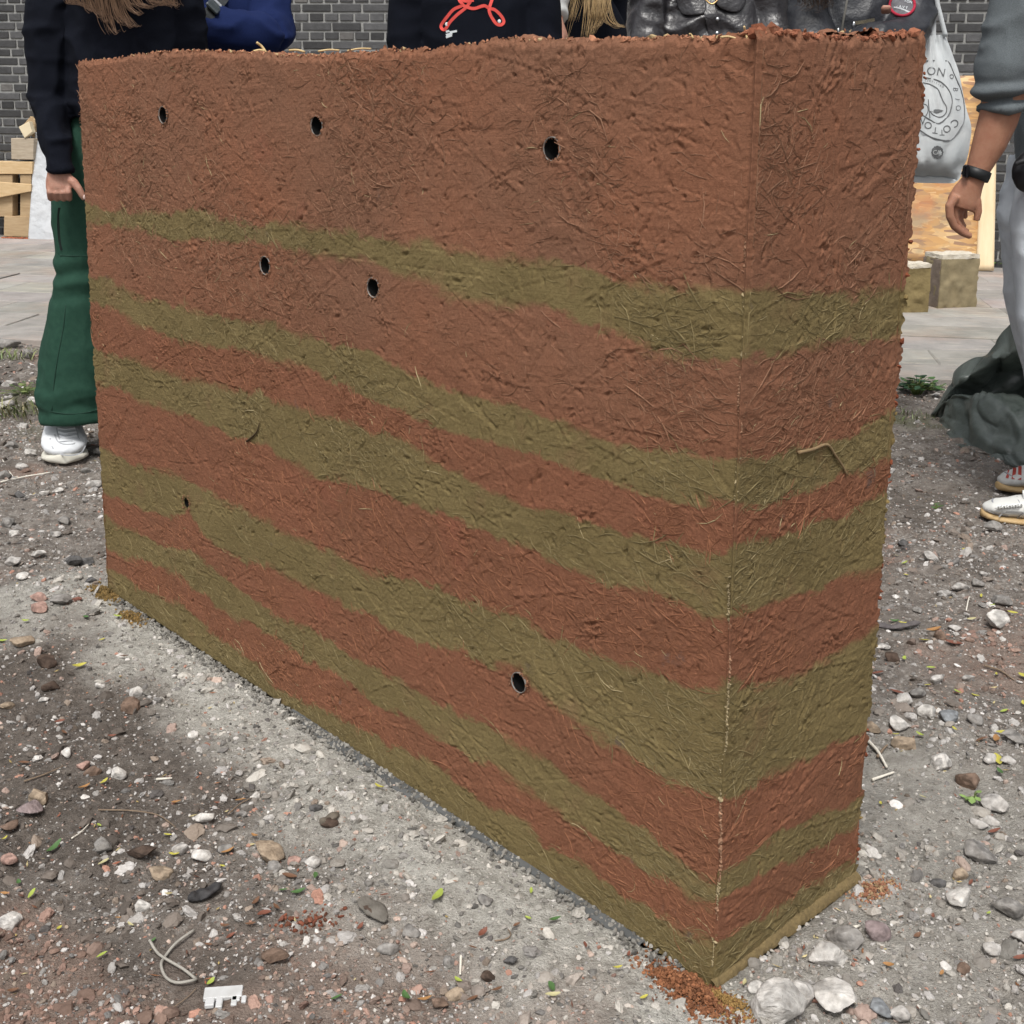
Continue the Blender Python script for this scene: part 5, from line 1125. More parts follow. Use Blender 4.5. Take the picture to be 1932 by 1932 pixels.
hp.append(loft([(P(128, 336, Yh-.002), .0150, .0130), (P(140, 345, Yh-.008), .0125, .0120), (P(149, 357, Yh-.010), .0105, .0105), (P(155, 368, Yh-.008), .0095, .0092), (P(159, 377, Yh-.006), .0055, .006)], (0, 1, 0), 12))
arm_l = loft([(P(150, -100, Y1), .05, .05), (P(103, 40, Y1), .034, .034), (P(94, 130, Y1-.02), .030, .03), (P(93, 190, Y1-.035), .027, .027), (P(98, 245, Y1-.08), .026, .026), (P(108, 290, Y1-.118), .026, .024), (P(111, 316, Yh), .027, .022)], (1, 0, 0), 14)
arm_r = loft([(P(318, -100, Y1), .05, .05), (P(352, 40, Y1), .032, .032), (P(350, 220, Y1-.06), .028, .028), (P(338, 275, Y1-.10), .028, .024)], (1, 0, 0), 14)
hd = [ball((x1, Y1-.03, 1.575), (.073, .09, .11)), loft([((x1, Y1+.01, 1.30), .06, .055), ((x1, Y1+.01, 1.43), .05, .052), ((x1, Y1, 1.52), .05, .055)], (1, 0, 0), 14), loft([((x1, Y1-.11, 1.60), .008, .008), ((x1, Y1-.133, 1.57), .013, .014), ((x1, Y1-.112, 1.552), .012, .01)], (1, 0, 0), 10), ball((x1, Y1-.085, 1.505), (.038, .033, .028)), ball((x1+.075, Y1-.01, 1.57), (.01, .02, .03)), ball((x1-.075, Y1-.01, 1.57), (.01, .02, .03))]
tb = [loft([(c, a*.85, b_*.85) for c, a, b_ in tor[:-1]], (1, 0, 0), 18), loft([(np.array([x1, Y1+.01, z]), .145, .10) for z in (.84, .93, 1.03)], (1, 0, 0), 16)]
for q in (lg, lg2): tb.append(loft([(c, a*.62, b_*.62) for c, a, b_ in q], (1, 0, 0), 14))
hr_pc = hand_local(P(338, 278, Y1-.10), (-.2, -.3, -.93), (-.2, -.9, .3), (-.95, .2, .1), .92, .6)
child('body', joined([remesh([arm_r, loft([(P(150, -100, Y1), .05, .05), (P(103, 40, Y1), .034, .034), (P(94, 130, Y1-.02), .030, .03)], (1, 0, 0), 14)]+hd+tb+hr_pc, .011, 1, 'b'), remesh(hp+[arm_l], .0032, 2, 'b')], 'body'), m_skin, p1)
child('thumb_nail', MB().add(*ball(P(159, 372, Yh-.0125), (.0045, .003, .0065), 8, 6)).build('thumb_nail'), pm('nail', (.62, .46, .42), None, 30, .35), p1)
hc = child('hair', displace(remesh([ball((x1, Y1, 1.61), (.088, .10, .11)), ball((x1, Y1+.05, 1.52), (.09, .07, .14))], .01, 2, 'hair'), lambda c, n: .006*fbm3(c, 40, 8, 3)), m_hairbr, p1)
Yf = Y1-.175
hp_ = []
for (u_, v_, du) in ((135, 6, 12), (150, 12, 18), (165, 20, 14), (178, 30, 22), (192, 40, 14), (205, 62, 16), (218, 44, 18), (228, 50, 26), (245, 26, 22), (262, 14, 26), (290, 6, 26), (310, 8, 18), (325, 12, 10)):
    hp_.append([P(u_+(235-u_)*.35, -150, Yf+.12), P(u_+(235-u_)*.12, -90, Yf+.03), P(u_, -45, Yf), P(u_-du*.4, -12, Yf), P(u_-du*.1, v_*.45, Yf), P(u_+du*.35, v_*.8, Yf), P(u_+du*.65, v_, Yf-.004), P(u_+du*.95, v_-3, Yf-.006)])
strands_hair('hair_locks', hc, m_hairbr, hp_, 22, .012, .0013, 5)

# ---- navy sweatshirt, arms folded
Y2 = 4.15; q2 = lambda u, v, dy=0: P(u, v, Y2+dy)
x2 = q2(400, 0)[0]
p2, sh2, W2, s2 = stand('person in navy sweatshirt with folded arms and a buckled strap across the chest', x2, Y2, 1.80, m_navy, m_dkjean,
    [[q2(490, -75), q2(510, 40, -.05), q2(500, 62, -.14), q2(430, 58, -.20), q2(375, 40, -.19), q2(345, 30, -.16)], [q2(300, -75), q2(290, 40, -.05), q2(330, 70, -.15), q2(400, 82, -.14), q2(440, 80, -.10)]], m_hairdk, 0, 1.12, seed=41, fold=(.014, 8, 9), voxel=.009, hands=(False, False))
bv = bvh_of(sh2); m_strap = pm('black_webbing', (.03, .034, .036), (.05, .054, .056), 80, .7)
st = thing('strap_bag', 'black crossbody strap with plastic buckle on the navy sweatshirt', 'strap', q2(405, 0, -.16))
v, f = ribbon([on_surf(bv, a/K, c/K, .006, Y2-.14) for a, c in ((470, -60), (440, -30), (420, -5), (400, 20), (378, 45))], .038); child('webbing', MB().add(v, f).build('webbing'), m_strap, st)
bc = on_surf(bv, 404/K, 12/K, .016, Y2-.14); dv = on_surf(bv, 420/K, -5/K, .016, Y2-.14)-bc; dv /= np.linalg.norm(dv); sv = np.cross(dv, bc-CAMPOS); sv /= np.linalg.norm(sv); nv = np.cross(sv, dv)
v, f = bevel_box(.062, .046, .012, .004); child('buckle', mesh('buckle', bc+v[:, :1]*dv+v[:, 1:2]*sv+v[:, 2:]*nv, f, False), pm('buckle_plastic', (.045, .055, .058), None, 30, .35, spec=.6), st)
v, f = bevel_box(.012, .050, .006, .002); child('buckle_bar', mesh('buckle_bar', bc+dv*.022-nv*.008+v[:, :1]*dv+v[:, 1:2]*sv+v[:, 2:]*nv, f, False), pm('grey_bar', (.35, .37, .40), None, 30, .4), st)

# ---- black sweatshirt with a red looped-cord print
Y3 = 4.0; x3 = P(897, 0, Y3)[0]
ar = lambda sg, u0, u1: [P(u0, -85, Y3), P(u1, 30, Y3), P(u1+sg*2, 130, Y3-.02), P(u1-sg*6, 220, Y3-.06)]
p3, sh3, W3, s3 = stand('person in black sweatshirt printed with a red looped cord', x3, Y3, 1.78, m_black, m_dkjean, [ar(-1, 800, 773), ar(1, 994, 1020)], m_hairdk, 0, .98, seed=51, fold=(.009, 6, 8), voxel=.009)
bv = bvh_of(sh3); m_red = pm('red_print', (.72, .09, .075), None, 30, .8); m_wp = pm('white_print', (.66, .70, .72), None, 30, .8)
def pr3(x, y): return on_surf(bv, 1060+x/4.55, y/4.55, .0025, Y3-.13)
for pth in ([(385, -40), (400, 10), (430, 58), (330, 108), (250, 200), (192, 282), (198, 326), (236, 330), (290, 250), (370, 168), (468, 88), (530, 5), (560, -40)], [(420, -10), (470, 12), (560, 0)], [(432, 58), (500, 86), (572, 96), (676, 64), (735, 95), (800, 112), (870, 178), (902, 245), (870, 282), (820, 272), (775, 215), (742, 150), (736, 95), (765, 0), (770, -50)]):
    v, f = ribbon([pr3(*q) for q in pth], .0092); child('cord_print', MB().add(v, f).build('cord_print'), m_red, sh3)
for (x, y) in ((252, 275), (850, 242)): child('dot_print', MB().add(*ball(pr3(x, y), (.0052, .0015, .0058), 10, 6)).build('dot_print'), m_wp, sh3)
for (x0, x1_, y0, y1_) in ((244, 282, 362, 350), (286, 368, 368, 352), (244, 316, 398, 378), (244, 312, 424, 400)):
    v, f = ribbon([pr3(x0, y0), pr3((x0+x1_)/2, (y0+y1_)/2), pr3(x1_, y1_)], .0062); child('small_print', MB().add(v, f).build('small_print'), m_wp, sh3)

# ---- person almost hidden: white sleeve and pale forearm in the gap
Y8 = 4.5; x8 = P(960, 0, Y8)[0]
p8, sh8, _, _ = stand('person mostly hidden behind the cord print sweatshirt, white sleeve and bare hand showing', x8, Y8, 1.66, m_whitecloth, m_dkjean, [[P(870, -60, Y8), P(860, 60, Y8), P(870, 160, Y8)], [P(1030, -75, Y8), P(1042, -20, Y8), P(1044, 16, Y8), P(1052, 36, Y8-.03)]], m_hairbr, 0, .9, seed=61, voxel=.012, fold=(.005, 6, 8))

# ---- blonde hair, black top
Y4 = 4.7; x4 = P(1126, 0, Y4)[0]
p4, sh4, W4, s4 = stand('person in black top turned sideways with long blonde hair', x4, Y4, 1.68, m_black, m_dkjean, [[P(1100, -70, Y4-.05), P(1098, 40, Y4-.06), P(1100, 140, Y4-.10)], [P(1150, -70, Y4+.1), P(1152, 40, Y4+.1), P(1150, 140, Y4+.05)]], m_hairbl, .9, .80, seed=71, voxel=.011, fold=(.006, 6, 8))
hk = [c for c in p4.children if c.name.startswith('hair')][0]
hp_ = [[P(1128, -190, Y4-.1), P(1122, -120, Y4-.16), P(1120+du, -50, Y4-.20), P(1114+du, 0, Y4-.22), P(1112+du*.8, 35, Y4-.22), P(1106+du*.5, v_, Y4-.22)] for du, v_ in ((-6, 72), (4, 78), (14, 70), (22, 66), (30, 55))]
hp_ += [[P(1128, -180, Y4-.1), P(1100, -100, Y4-.18), P(1092, -40, Y4-.20), P(1086, 0, Y4-.20), P(1076, 40, Y4-.20), P(1068, 76, Y4-.20)], [P(1128, -180, Y4-.1), P(1135, -80, Y4-.2), P(1140, 0, Y4-.22), P(1148, 36, Y4-.22), P(1160, 48, Y4-.22), P(1176, 50, Y4-.22)]]
strands_hair('hair_locks', hk, m_hairbl, hp_, 24, .013, .0013, 9)

# ---- dark leather jacket
Y5 = 3.95; x5 = P(1338, 0, Y5)[0]
p5, sh5, W5, s5 = stand('person in wrinkled dark leather jacket with wide collar and thin chain', x5, Y5, 1.70, m_leather, m_dkjean, [[P(1255, -70, Y5), P(1226, 20, Y5-.02), P(1218, 80, Y5-.05), P(1240, 150, Y5-.12), P(1290, 200, Y5-.16)], [P(1420, -70, Y5), P(1446, 20, Y5-.02), P(1452, 80, Y5-.05), P(1430, 150, Y5-.12), P(1390, 200, Y5-.16)]], m_hairdk, 0, 1.08, seed=81, voxel=.008, fold=(.020, 10, 8))
bv = bvh_of(sh5)
def panel(pts, parent, mat, name, bv_, out=.012, fb=3.8, th=.004):
    q = [on_surf(bv_, a, c, out, fb) for a, c in pts]; c_ = np.mean(q, 0)-np.array([0, .004, 0]); n = len(q); v = np.array(q+[c_]+[p+np.array([0, th, 0]) for p in q]); f = [(i, (i+1) % n, n) for i in range(n)]+[(i, n+1+i, n+1+(i+1) % n, (i+1) % n) for i in range(n)]
    o = child(name, mesh(name, v, f, False), mat, parent); sm = o.modifiers.new('s', 'SUBSURF'); sm.levels = sm.render_levels = 2; return o
panel([(1680, -55), (1688, 5), (1698, 34), (1716, 39), (1744, 37), (1768, 34), (1764, 0), (1745, -50)], sh5, m_leather, 'collar', bv)
panel([(1785, -40), (1784, 12), (1806, 24), (1829, 32), (1852, 30), (1866, 2), (1872, -50)], sh5, m_leather, 'collar', bv)
v, f = ribbon([on_surf(bv, a, c, .007, Y5-.13) for a, c in ((1766, 0), (1775, 40), (1782, 75), (1788, 110), (1792, 150))], .034); child('placket', MB().add(v, f).build('placket'), m_leather, sh5)
m_metal = pm('button_metal', (.55, .56, .58), None, 30, .3, metal=1)
for (a, c) in ((1792, 48), (1791, 83)): child('button', MB().add(*ball(on_surf(bv, a, c, .012, Y5-.13), (.006, .003, .006), 10, 6)).build('button'), m_metal, sh5)
mb = MB(); 
for i in range(24):
    t_ = i/23; q = PS(1764+27*t_, 1+9*math.sin(math.pi*t_), Y5-.135); mb.add(*ball(q, .0028, 7, 5))
ch = thing('neck_chain', 'thin gold chain in the open collar of the leather jacket', 'necklace', PS(1777, 4, Y5-.13)); child('chain', mb.build('chain'), pm('gold', (.75, .52, .24), None, 30, .3, metal=1), ch)

# ---- black coat with a round red-edged patch, arms folded
Y6 = 3.95; x6 = P(1622, 0, Y6)[0]; q6 = lambda u, v, dy=0: P(u, v, Y6+dy)
p6, sh6, W6, s6 = stand('person in black zipped jacket with a round red edged sleeve patch', x6, Y6, 1.74, m_leather2, m_dkjean,
    [[q6(1535, -70), q6(1522, 30, -.05), q6(1545, 95, -.14), q6(1610, 100, -.17), q6(1650, 95, -.12)], [q6(1706, -75), q6(1716, 15, -.06), q6(1706, 66, -.15), q6(1660, 78, -.21), q6(1600, 96, -.19)]], m_hairdk, 0, 1.05, seed=91, voxel=.008, fold=(.014, 9, 8), hands=(False, False))
bv = bvh_of(sh6)
hk = [c for c in p6.children if c.name.startswith('hair')][0]
strands_hair('hair_locks', hk, m_hairdk, [[q6(1600+du*.3, -190, -.05), q6(1560+du*.5, -120, -.12), q6(1535+du, -50, -.18), q6(1525+du, -10, -.19), q6(1528+du, 4+v_, -.19), q6(1520+du, 10+v_, -.2)] for du, v_ in ((-12, 2), (0, 8), (12, 4), (22, 10), (34, 2))], 20, .014, .0014, 15)
pc_ = (2253, 12); rim = [on_surf(bv, pc_[0]+31*math.cos(a), pc_[1]+27*math.sin(a), .006, Y6-.17) for a in np.linspace(0, 2*np.pi, 28, endpoint=False)]
cen = on_surf(bv, *pc_, .007, Y6-.17); pt = child('sleeve_patch', mesh('sleeve_patch', np.array(rim+[cen]), [(i, (i+1) % 28, 28) for i in range(28)]), pm('patch_cloth', (.09, .09, .10), (.16, .16, .17), 90, .9), sh6)
v, f = tube(rim+[rim[0]], .0042, 8, 2); child('patch_rim', MB().add(v, f).build('patch_rim'), pm('red_rim', (.36, .02, .045), None, 50, .8), pt)
for pts, z_ in ((((2132, 58), (2160, 54), (2184, 49)), .010), (((2046, 79), (2070, 77), (2094, 76)), .010)):
    v, f = ribbon([on_surf(bv, a, c, z_, Y6-.15) for a, c in pts], .010); child('zip', MB().add(v, f).build('zip'), pm('brass_zip', (.22, .19, .13), (.10, .09, .07), 300, .4, metal=.6), sh6)
for (a, c) in ((2132, 62), (2093, 78)): child('zip_pull', MB().add(*ball(on_surf(bv, a, c, .014, Y6-.15), (.005, .004, .010), 8, 6)).build('zip_pull'), m_metal, sh6)
v, f = ribbon([on_surf(bv, a, c, .004, Y6-.14) for a, c in ((2118, -20), (2112, 20), (2106, 50), (2102, 80))], .006); child('zip', MB().add(v, f).build('zip'), pm('dark_zip', (.10, .095, .085), None, 300, .5, metal=.4), sh6)
fg = []
for i in range(3): fg.append(loft([(PS(2206+i*6, 30, Y6-.20), .008, .008), (PS(2207+i*6, 20, Y6-.222), .008, .008), (PS(2209+i*6, 14, Y6-.225), .0055, .0055)], (1, 0, 0), 10))
child('fingers', remesh(fg, .003, 2, 'fingers'), m_skin, p6)

# ---- grey sweatshirt with rolled sleeve, right edge
Y7 = 3.10; p7 = thing('person', 'person in grey sweatshirt with rolled sleeves, pale jeans and a black wristband', 'person', (1.42, 3.2, 0))
k7 = 1/(ppm(Y7)/K)
def r7(px, py, w_, ry, dy=0): return (PS(px, py, Y7+dy), w_*k7, ry)
slv = [r7(2590, -170, 66, .075, .03), r7(2553, -40, 70, .078), r7(2540, 40, 70, .075), r7(2530, 100, 72, .074), r7(2518, 140, 72, .074), r7(2508, 168, 72, .076), r7(2504, 190, 66, .070), r7(2505, 204, 60, .064), r7(2502, 222, 58, .062), r7(2500, 248, 54, .056), r7(2498, 268, 52, .054)]
x7 = 1.43
tor = [(np.array([x7, 3.24, z]), a, c) for z, a, c in ((.93, .130, .185), (1.0, .138, .19), (1.12, .135, .185), (1.25, .135, .195), (1.36, .12, .20), (1.44, .095, .13), (1.49, .07, .07))]
far = [(x7, 3.42, 1.40), (x7+.05, 3.47, 1.15), (x7+.06, 3.45, .93)]; fp = crom(far, 5)
me = remesh([loft(slv, (1, 0, 0), 24), loft(tor, (1, 0, 0), 24), loft([(p, .068-.02*i/(len(fp)-1), .068-.02*i/(len(fp)-1)) for i, p in enumerate(fp)], (1, 0, 0), 14)], .006, 3, 'sweatshirt')
def roll(c, n):
    r = folds(.009, 9, 9, 101)(c, n); m_ = sstep(.12, .06, np.abs(c[:, 1]-Y7))*sstep(1.0, 1.03, c[:, 2])
    zc = c[:, 2]-.18*(c[:, 0]-1.22)
    for z0_, a_, w_ in ((1.115, .010, .012), (1.090, -.016, .008), (1.070, .012, .010), (1.048, -.015, .007), (1.028, .010, .009), (1.008, -.010, .006)): r = r+m_*a_*np.exp(-((zc-z0_+.012*noise3(c[:, 0]*14, c[:, 1]*14, 0*zc, 7))/w_)**2)
    return r
child('sweatshirt', displace(me, roll), m_greyj, p7)
nt_, ft_ = G(2446*K, 1292*K), G(2488*K, 1224*K); dn = nt_-G(2557*K, 1336*K); dn /= np.linalg.norm(dn); dfr = np.array([-.90, -.12, 0])
m_rs = pm('red_stripe', (.38, .06, .045), None, 40, .7); m_rs2 = pm('grey_suede', (.50, .50, .48), (.60, .60, .58), 60, .9)
dn = np.array([-.90, .42, 0]); ns_ = shoe(p7, nt_, dn, .29, (pm('offwhite_shoe', (.58, .58, .56), (.66, .66, .63), 30, .7), m_gum, m_whitecloth)); fs_ = shoe(p7, ft_, dfr, .29, (m_rs2, m_gum, m_whitecloth)); bvs = bvh_of(fs_)
for a in ((2521, 1166, 2515, 1190), (2534, 1160, 2530, 1192), (2547, 1156, 2546, 1194)):
    v, f = ribbon([on_surf(bvs, a[0], a[1]+8, .002, 3.4), on_surf(bvs, (a[0]+a[2])/2, (a[1]+a[3])/2+8, .002, 3.4), on_surf(bvs, a[2], a[3]+4, .002, 3.4)], .009); child('stripe', MB().add(v, f).build('stripe'), m_rs, fs_)
bvs = bvh_of(ns_)
def sz_(x, y): return on_surf(bvs, 2230+x/5.908, 1100+y/5.908, .0015, 3.1)
for pts, wd in (([(1370, 1010), (1440, 1050), (1560, 1090), (1700, 1110)], .0035), ([(1560, 1130), (1620, 1070), (1720, 1050), (1920, 1060)], .003), ([(1830, 1150), (1880, 1100), (1930, 1070)], .003)):
    v, f = ribbon([sz_(*q) for q in pts], wd); child('shoe_stitching', MB().add(v, f).build('shoe_stitching'), pm('dark_stitch', (.22, .215, .21)), ns_)
mb = MB()
for x in range(0, 9): 
    a = sz_(1560+x*42, 1010-x*4); mb.add(*tube([a, a+np.array([-.004, -.004, .010]), a+np.array([-.012, -.008, .004+.003*(x % 2)])], .0022, 6, 3))
child('laces', mb.build('laces'), m_whitecloth, ns_)
an, af = nt_-dn*.24, ft_-dfr*.24
def jl(a, hx, hy): return [(np.array([hx, hy, .93]), .115, .10), (np.array([hx-.02, hy, .78]), .108, .095), (np.array([hx*.7+a[0]*.3-.035, hy*.7+a[1]*.3, .55]), .092, .085), (np.array([hx*.5+a[0]*.5-.02, hy*.5+a[1]*.5, .40]), .082, .08), (np.array([hx*.2+a[0]*.8, hy*.2+a[1]*.8, .20]), .080, .078), (np.array([a[0]+.01, a[1], .055]), .088, .08)]
jn, jf = jl(an, 1.385, 3.16), jl(af, 1.42, 3.34)
me = remesh([loft(jn, (1, 0, 0), 22), loft(jf, (1, 0, 0), 22), loft([(np.array([x7-.01, 3.24, z]), .12, .165) for z in (.86, .95, 1.0)], (1, 0, 0), 22)], .008, 4, 'jeans')
child('jeans', displace(me, folds(.007, 8, 9, 111)), m_jean, p7)
hp = []
fa = [r7(2535, 130, 48, .048), r7(2510, 235, 50, .047), r7(2492, 300, 48, .044), r7(2470, 360, 42, .038), r7(2450, 405, 33, .031), r7(2437, 436, 27, .027), r7(2428, 455, 29, .024), r7(2415, 480, 36, .021), r7(2404, 505, 40, .019), r7(2398, 520, 34, .016)]
hp.append(loft(fa, (1, -.15, 0), 22))
def fing(pts, r_): hp.append(loft([(PS(a, c, Y7+d), r_*k_, r_*k_) for (a, c, d), k_ in zip(pts, np.linspace(1.05, .72, len(pts)))], (.3, 1, 0), 12))
fing([(2386, 490, -.012), (2371, 514, -.016), (2372, 540, -.016), (2383, 565, -.012), (2403, 581, -.004), (2424, 590, .002)], .0115)
fing([(2394, 500, -.004), (2384, 522, .004), (2386, 548, .008), (2398, 568, .012), (2416, 580, .018)], .0105)
fing([(2404, 505, .008), (2396, 530, .020), (2398, 552, .026), (2408, 568, .032)], .010)
fing([(2428, 480, .0), (2440, 503, -.006), (2443, 528, -.006), (2438, 551, -.004)], .0115)
fing([(2412, 505, .018), (2408, 528, .034), (2410, 545, .040)], .009)
b7 = [ball((x7-.03, 3.24, 1.635), (.092, .075, .115)), loft([((x7, 3.24, 1.40), .06, .06), ((x7, 3.24, 1.50), .055, .052), ((x7-.01, 3.24, 1.58), .055, .05)], (1, 0, 0), 14), loft([((x7-.11, 3.24, 1.665), .008, .008), ((x7-.133, 3.24, 1.63), .014, .013), ((x7-.112, 3.24, 1.612), .01, .012)], (1, 0, 0), 10), loft([(c, a*.84, b_*.84) for c, a, b_ in tor[:-1]], (1, 0, 0), 18), loft([(np.array([x7-.01, 3.24, z]), .1, .14) for z in (.86, .95, 1.0)], (1, 0, 0), 16), loft([(p, .048-.02*i/(len(fp)-1), .048-.02*i/(len(fp)-1)) for i, p in enumerate(fp)], (1, 0, 0), 12), loft([(PS(2590, -150, Y7+.03), .05, .05), (PS(2545, 0, Y7), .048, .048), (PS(2525, 170, Y7), .048, .046)], (1, 0, 0), 14)]
for q in (jn, jf): b7.append(loft([(c, a*.66, b_*.66) for c, a, b_ in q], (1, 0, 0), 14))
dr = np.array(far[2])-np.array(far[1]); dr /= np.linalg.norm(dr); b7 += hand_local(np.array(far[2])+dr*.01, dr, (-.9, .1, -.3), (0, -1, 0), 1, .6)
child('body', joined([remesh(b7, .011, 1, 'b'), remesh(hp, .0032, 2, 'b')], 'body'), m_skin_w, p7)
child('hair', displace(remesh([ball((x7, 3.24, 1.665), (.1, .086, .108)), ball((x7+.05, 3.24, 1.6), (.07, .08, .10))], .01, 2, 'hair'), lambda c, n: .006*fbm3(c, 40, 8, 3)), m_hairdk, p7)
wv = []
for a in np.linspace(0, 2*np.pi, 40, endpoint=False):
    pass
ax = PS(2437, 436, Y7)-PS(2450, 405, Y7); ax /= np.linalg.norm(ax); e1 = np.array([1, 0, 0])-ax*ax[0]; e1 /= np.linalg.norm(e1); e2 = np.cross(ax, e1); cw = PS(2438, 434, Y7); V = []
for (r_, o_) in ((1.0, -.013), (1.10, -.012), (1.13, 0), (1.10, .012), (1.0, .013), (.98, 0)):
    th = np.linspace(0, 2*np.pi, 36, endpoint=False); V.append(cw+ax*o_+np.outer(np.cos(th), e1)*.0305*r_+np.outer(np.sin(th), e2)*.0300*r_)
V.append(V[0]); wb_ = thing('wristband', 'black wristband on the bare forearm of the grey sweatshirt wearer', 'wristband', cw); child('band', mesh('band', np.vstack(V), grid_faces(7, 36, True)), pm('black_rubber', (.012, .013, .014), None, 30, .45), wb_)
child('band_screen', MB().add(*(lambda v, f: (PS(2412, 428, Y7-.022)+v, f))(*bevel_box(.012, .02, .03, .003))).build('band_screen', False), pm('screen', (.006, .006, .008), None, 30, .12), wb_)
pou = thing('belt_pouch', 'black pouch hanging at the waist of the grey sweatshirt wearer', 'pouch', PS(2560, 430, Y7-.03)); me = remesh([ball(PS(2566, 428, Y7-.02), (.038, .03, .052))], .005, 2, 'pouch'); child('pouch_body', displace(me, lambda c, n: .003*fbm3(c, 30, 3, 2)), pm('black_nylon', (.012, .012, .014), None, 60, .4), pou)
child('pouch_flap', MB().add(*tube([PS(2536, 410, Y7-.05), PS(2556, 402, Y7-.055), PS(2590, 400, Y7-.05)], .006, 8, 5)).build('pouch_flap'), m_blk, pou)

# ================================================================== BAG, TARPAULIN, LITTER
YB = 3.85
tb_ = thing('tote_bag', 'white cotton tote bag with round dark print hanging beside the short end of the wall', 'bag', PS(2330, 430, YB))
rows_ = [(2290, 92, 2362, 85, .010), (2270, 130, 2378, 128, .018), (2250, 170, 2394, 172, .028), (2236, 220, 2405, 225, .038), (2224, 270, 2415, 272, .046), (2212, 320, 2427, 320, .052), (2204, 362, 2424, 362, .054), (2200, 398, 2416, 400, .050), (2204, 418, 2404, 424, .036), (2212, 432, 2400, 440, .006), (2222, 446, 2394, 450, -.035), (2232, 452, 2386, 455, -.075)]
rows_ = crom([list(map(float, r)) for r in rows_], 6); nb = 46
S = np.linspace(0, 1, nb); V = np.zeros((len(rows_), nb, 3))
for i, (xa, ya, xb, yb, d_) in enumerate(rows_):
    for j, s_ in enumerate(S):
        blg = (1-(2*s_-1)**4)*d_; q = PS(xa+(xb-xa)*s_, ya+(yb-ya)*s_, YB-blg); V[i, j] = q
nz1 = fbm2(np.linspace(0, 3, len(rows_))[:, None]+0*S, S[None]*6, 501, 3); nz2 = noise2(np.linspace(0, 4, len(rows_))[:, None]+3*S[None], S[None]*9-np.linspace(0, 5, len(rows_))[:, None], 503)
V[..., 1] += .006*nz1+.005*(1-np.abs(nz2)*2)
bk = V.copy(); bk[..., 1] = 2*YB+.02-V[..., 1]*1.0; bk[..., 1] = np.maximum(bk[..., 1], YB+.004)
n = V.shape[0]*nb; g = grid_faces(V.shape[0], nb)
m_cotton = pm('white_cotton', (.52, .555, .57), (.60, .62, .625), 14, .9, .0012, 60)
bagf = child('bag_body', mesh('bag_body', np.vstack([V.reshape(-1, 3), bk.reshape(-1, 3)]), np.vstack([g[:, ::-1], g+n])), m_cotton, tb_)
for pts in (((2328, -70, .04), (2327, -20, .02), (2328, 40, .01), (2328, 110, .0)), ((2336, -70, -.02), (2340, 0, -.01), (2350, 45, -.01), (2362, 92, -.012))):
    v, f = ribbon([PS(a, c, YB+d) for a, c, d in pts], .021 if pts[0][0] == 2328 else .013); o = child('strap', MB().add(v, f).build('strap'), m_cotton, tb_); sm = o.modifiers.new('s', 'SOLIDIFY'); sm.thickness = .003
bvb = BVHTree.FromPolygons([tuple(q) for q in V.reshape(-1, 3)], [tuple(int(i) for i in q) for q in g])
def bp_(x, y): return on_surf(bvb, 2270+x/2.874, 100+y/2.874, .0012, YB-.05)
m_ink = pm('dark_grey_ink', (.11, .115, .12), (.17, .175, .18), 60, .9)
def ink(pts, wd, name='print_line'):
    v, f = ribbon([bp_(*q) for q in pts], wd); child(name, MB().add(v, f).build(name), m_ink, bagf)
ink([(100, 152), (180, 148), (262, 150), (292, 172), (320, 240), (368, 350), (392, 450), (396, 560), (376, 620), (330, 690), (280, 722), (220, 716), (150, 694), (80, 648), (40, 600)], .0042)
ink([(100, 268), (150, 276), (220, 296), (275, 345), (305, 410), (306, 470), (280, 545), (210, 600), (150, 572), (90, 535)], .0036)
ink([(100, 306), (150, 318), (205, 352), (232, 410), (245, 440), (268, 480), (266, 520), (240, 548), (205, 552), (170, 535), (150, 510)], .0030)
ink([(138, 425), (142, 480), (150, 560)], .0026); ink([(95, 455), (128, 470), (136, 510), (120, 545)], .0024)
q = [bp_(*p) for p in ((158, 512), (185, 497), (215, 497), (248, 506), (215, 520), (185, 524))]; child('leaf_print', mesh('leaf_print', np.array(q), [(0, 1, 2, 3, 4, 5)]), m_ink, bagf)
th = np.linspace(0, 2*np.pi, 30, endpoint=False); q = [bp_(203+(43+2.5*math.cos(12*a))*math.cos(a), 805+(46+2.5*math.cos(12*a))*math.sin(a)) for a in th]+[bp_(203, 805)]
bd = child('badge_print', mesh('badge_print', np.array(q), [(i, (i+1) % 30, 30) for i in range(30)]), m_ink, bagf)
ink([(305+13*math.cos(a), 262+14*math.sin(a)) for a in np.linspace(0, 6.3, 13)], .0026, 'ring_print')
def glyph(chv, x, y, size, rot, mat, parent, fn, name='letter', sx=1.0, bold=.0):
    cu = bpy.data.curves.new('g', 'FONT'); cu.body = chv; cu.size = 1; cu.align_x = 'CENTER'; cu.align_y = 'CENTER'; cu.resolution_u = 4; cu.offset = bold; o = bpy.data.objects.new('g', cu); COL.objects.link(o)
    dg = bpy.context.evaluated_depsgraph_get(); dg.update(); me = bpy.data.meshes.new_from_object(o.evaluated_get(dg)); bpy.data.objects.remove(o); a = math.radians(rot)
    co = np.array([v_.co[:2] for v_ in me.vertices]); co = co-(co.min(0)+co.max(0))/2; co[:, 0] *= sx
    X_ = x+size*(co[:, 0]*math.cos(a)-co[:, 1]*math.sin(a)); Y_ = y-size*(co[:, 0]*math.sin(a)+co[:, 1]*math.cos(a))
    w_ = np.array([fn(p, q_) for p, q_ in zip(X_, Y_)]); me.vertices.foreach_set('co', w_.astype(np.float32).ravel()); me.update(); child(name, me, mat, parent)
